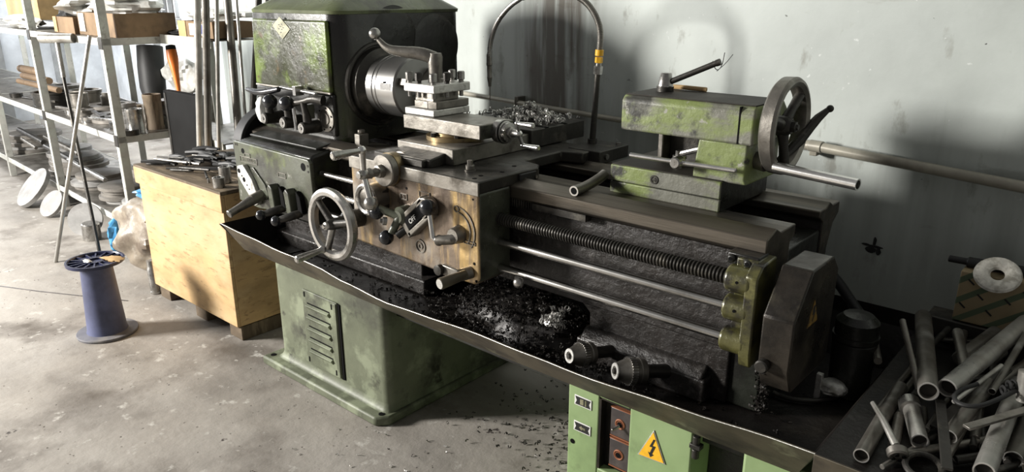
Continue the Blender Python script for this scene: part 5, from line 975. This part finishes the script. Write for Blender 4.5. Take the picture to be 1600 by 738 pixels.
PIP = [
 ((-.234, 1.519, .655), (-.345, 1.965, .632), .0190, 'x', 'pipe', 'large steel pipe standing tilted with its open end down, tallest in the heap'),
 ((-.209, 1.558, .655), (-.137, 1.98, .674), .0190, 'x', 'pipe_pale', 'large pale pipe pointing down left, beside the tilted tallest pipe'),
 ((-.291, 1.325, .582), (-.308, 1.65, .581), .0143, 'x', 'pipe', 'pipe lying nearest the left front edge of the table'),
 ((-.216, 1.416, .60), (-.264, 1.54, .602), .0157, 'x', 'pipe_pale', 'short pipe with a bright collar on its upper end'),
 ((-.176, 1.451, .61), (-.155, 1.688, .63), .0144, 'x', 'pipe', 'medium pipe with a bright rim in the middle of the heap'),
 ((-.102, 1.335, .630), (-.109, 1.75, .621), .0174, 'x', 'pipe_pale', 'pale thick pipe near the bottom right of the heap'),
 ((-.074, 1.465, .60), (-.069, 1.68, .61), .0162, 'x', 'pipe', 'dark thick pipe at the lower right edge of the heap'),
 ((-.320, 1.528, .575), (-.314, 1.886, .575), .0067, 'x', 'pipe', 'thin hollow rod lying leftmost on the table'),
 ((-.302, 1.509, .574), (-.295, 1.85, .575), .0070, 's', 'pipe', 'thin rod second from the left on the table'),
 ((-.284, 1.53, .574), (-.272, 1.80, .575), .0070, 's', 'steel_dk', 'dark thin rod third from the left on the table'),
 ((-.142, 1.634, .64), (-.125, 1.90, .68), .0072, 'x', 'pipe', 'thin tube to the right of the large pale pipe'),
 ((-.189, 1.521, .648), (-.142, 1.711, .668), .0045, 's', 'pipe_pale', 'thin light rod lying under the large pale pipe'),
 ((-.336, 1.692, .72), (-.258, 1.565, .63), .0065, 's', 'pipe', 'pointed rod leaning left of the tallest pipe'),
 ((-.167, 1.401, .59), (-.164, 1.519, .60), .0070, 'x', 'pipe', 'little tube with a bright end at the bottom centre'),
 ((-.244, 1.90, .60), (-.255, 1.985, .61), .0092, 's', 'pipe', 'rod at the back left of the heap'),
 ((-.303, 1.852, .60), (-.288, 1.985, .61), .0080, 's', 'steel_dk', 'dark rod behind the tallest pipe'),
 ((-.215, 1.80, .60), (-.262, 1.93, .63), .0119, 's', 'pipe', 'stubby bar crossing behind the heap'),
 ((-.235, 1.84, .60), (-.190, 1.985, .63), .0175, 's', 'pipe', 'thick grey stub in front of the striped box'),
 ((-.148, 1.767, .60), (-.10, 1.93, .62), .0097, 's', 'pipe', 'rod behind the large pale pipe'),
 ((-.207, 1.43, .578), (-.249, 1.582, .58), .0105, 's', 'pipe', 'worn bar under the collared pipe'),
 ((-.255, 1.40, .578), (-.277, 1.525, .58), .0105, 's', 'pipe', 'stubby bar left of the collared pipe'),
 ((-.12, 1.50, .585), (-.10, 1.80, .595), .012, 'x', 'pipe', 'buried tube right of the heap centre'),
 ((-.05, 1.60, .60), (.04, 1.95, .66), .0175, 'x', 'pipe_pale', 'pale pipe at the far right edge of the heap'),
 ((-.23, 1.66, .585), (-.17, 1.95, .60), .015, 'x', 'pipe', 'buried pipe behind the tilted tallest pipe'),
 ((-.02, 1.45, .59), (.02, 1.8, .60), .016, 'x', 'pipe', 'pipe at the outer right of the heap'),
]
for (a, b, r, ty, m, l) in PIP:
    a = Vector(a); b = Vector(b); d = (b - a).normalized()
    if ty == 'x':
        q = MB(); q.pipe(a, b, r, r * .82, 26); o = build('steel_pipe', q, m); tag(o, l, 'pipe')
        q = MB(); q.ring(a, -d, [(0, r * .84), (0, r * 1.0), (.0008, r * .99), (.0008, r * .85)], 26); build('cut_rim', q, 'cut', o)
        q = MB(); q.cyl(a + d * .012, b - d * .002, r * .815, n=20); build('dark_bore', q, 'pipe_in', o)
    else:
        q = MB(); q.cyl(a, b, r, n=16, ch=min(.002, r * .3)); tag(build('steel_rod', q, m), l, 'rod')
q = MB(); q.ring((-.258, 1.522, .602), (-.36, .93, .01), [(0, .015), (0, .021), (.03, .021), (.03, .015)], 28); tag(build('bright_collar', q, 'steel'), 'bright steel collar on the top end of the short pipe', 'collar')
q = MB(); q.tube([(-.316, 1.458, .625), (-.285, 1.42, .618), (-.246, 1.372, .600)], [.0045, .006, .007], 12); o = build('clamp_tool', q, 'pipe_pale'); tag(o, 'round headed tool with four holes and a bent handle at the table front', 'tool')
q = MB(); q.cyl((-.243, 1.366, .598), (-.235, 1.352, .590), .0185, n=24, ch=.003); build('head', q, 'steel_dull', o)
for k in range(4):
    a = k * math.pi / 2 + .5; d, u, v = frame((.5, -.87, -.5)); c = Vector((-.2345, 1.351, .5895)) + (u * math.cos(a) + v * math.sin(a)) * .0095; q = MB(); q.cyl(c, c + d * .0015, .004, n=12); build('head_hole', q, 'hole', o)
def flat(a, b, wd, th, name, m, label):
    a = Vector(a); b = Vector(b); d = (b - a).normalized(); s = d.cross(Vector((0, 0, 1))).normalized() * wd / 2; u = s.cross(d).normalized() * th
    q = MB(); q.add([a - s, a + s, b + s, b - s, a - s + u, a + s + u, b + s + u, b - s + u], [(3, 2, 1, 0), (4, 5, 6, 7), (0, 1, 5, 4), (1, 2, 6, 5), (2, 3, 7, 6), (3, 0, 4, 7)]); tag(build(name, q, m, bevel=.001), label, 'bar')
flat((-.150, 1.295, .632), (-.214, 1.545, .628), .018, .005, 'flat_bar', 'steel_dk', 'dark flat bar running down to the front of the table'); flat((-.150, 1.430, .648), (-.03, 1.62, .668), .016, .006, 'flat_bar', 'steel_dull', 'grey flat bar crossing over the pale thick pipe')
flat((-.20, 1.48, .60), (-.14, 1.76, .64), .03, .006, 'flat_bar', 'steel_dk', 'wide black flat bar under the large pale pipe'); flat((-.35, 1.95, .575), (-.2, 1.985, .60), .012, .005, 'flat_bar', 'steel_dull', 'thin flat strip at the back left of the table')
q = MB(); q.torus((-.195, 1.365, .582), (.1, -.25, 1), .03, .006, 32, 10); tag(build('steel_ring', q, 'steel_dk'), 'black steel ring lying at the front of the table', 'ring')
q = MB(); q.tube([(-.165, 1.60, .663), (-.195, 1.55, .655), (-.185, 1.51, .652), (-.15, 1.51, .656), (-.12, 1.55, .668), (-.09, 1.62, .68), (-.05, 1.66, .68)], .0045, 10, smooth=2); tag(build('cable_strap', q, 'black'), 'black strap looped over the heap of pipes', 'strap')
q = MB()
for i in range(14): a = i / 14; q.torus((-.12 + .09 * a, 1.585 + .1 * a, .672 + .012 * math.sin(i)), (1, .8, .2), .008, .003, 12, 6)
tag(build('chain', q, 'black'), 'dark knotted chain over the strap at right', 'chain')
q = MB(); q.rev((-.085, 1.60, .655), (-.05, .1, 1), [(0, .014), (.03, .0175), (.06, .018), (.062, .014)], 24); tag(build('pale_sleeve', q, 'pipe_pale'), 'pale tapered sleeve at the right edge of the heap', 'sleeve')
# the rest of the heap below: single short rods
rr2 = random.Random(99)
kinds = ('steel_dk', 'pipe', 'steel_dk', 'steel_dull')
for i in range(34):
    x = rr2.uniform(-.24, .1); y = rr2.uniform(1.36, 2.02); a = rr2.uniform(.6, 2.2); L = rr2.uniform(.07, .13); z = .572 + .008 * (i % 3); r = rr2.uniform(.005, .010)
    dx, dy = math.cos(a) * L, math.sin(a) * L * 1.0
    y0 = max(1.32, y - dy); y1 = min(1.985, y + dy)
    q = MB(); q.cyl((max(-.33, x - dx), y0, z + r), (x + dx, y1, z + r + .004), r, n=12, ch=.001); tag(build('scrap_rod', q, kinds[i % 4]), 'short dark scrap rod in the bottom layer of the heap', 'rod', 'scrap rods in the bottom layer of the heap')
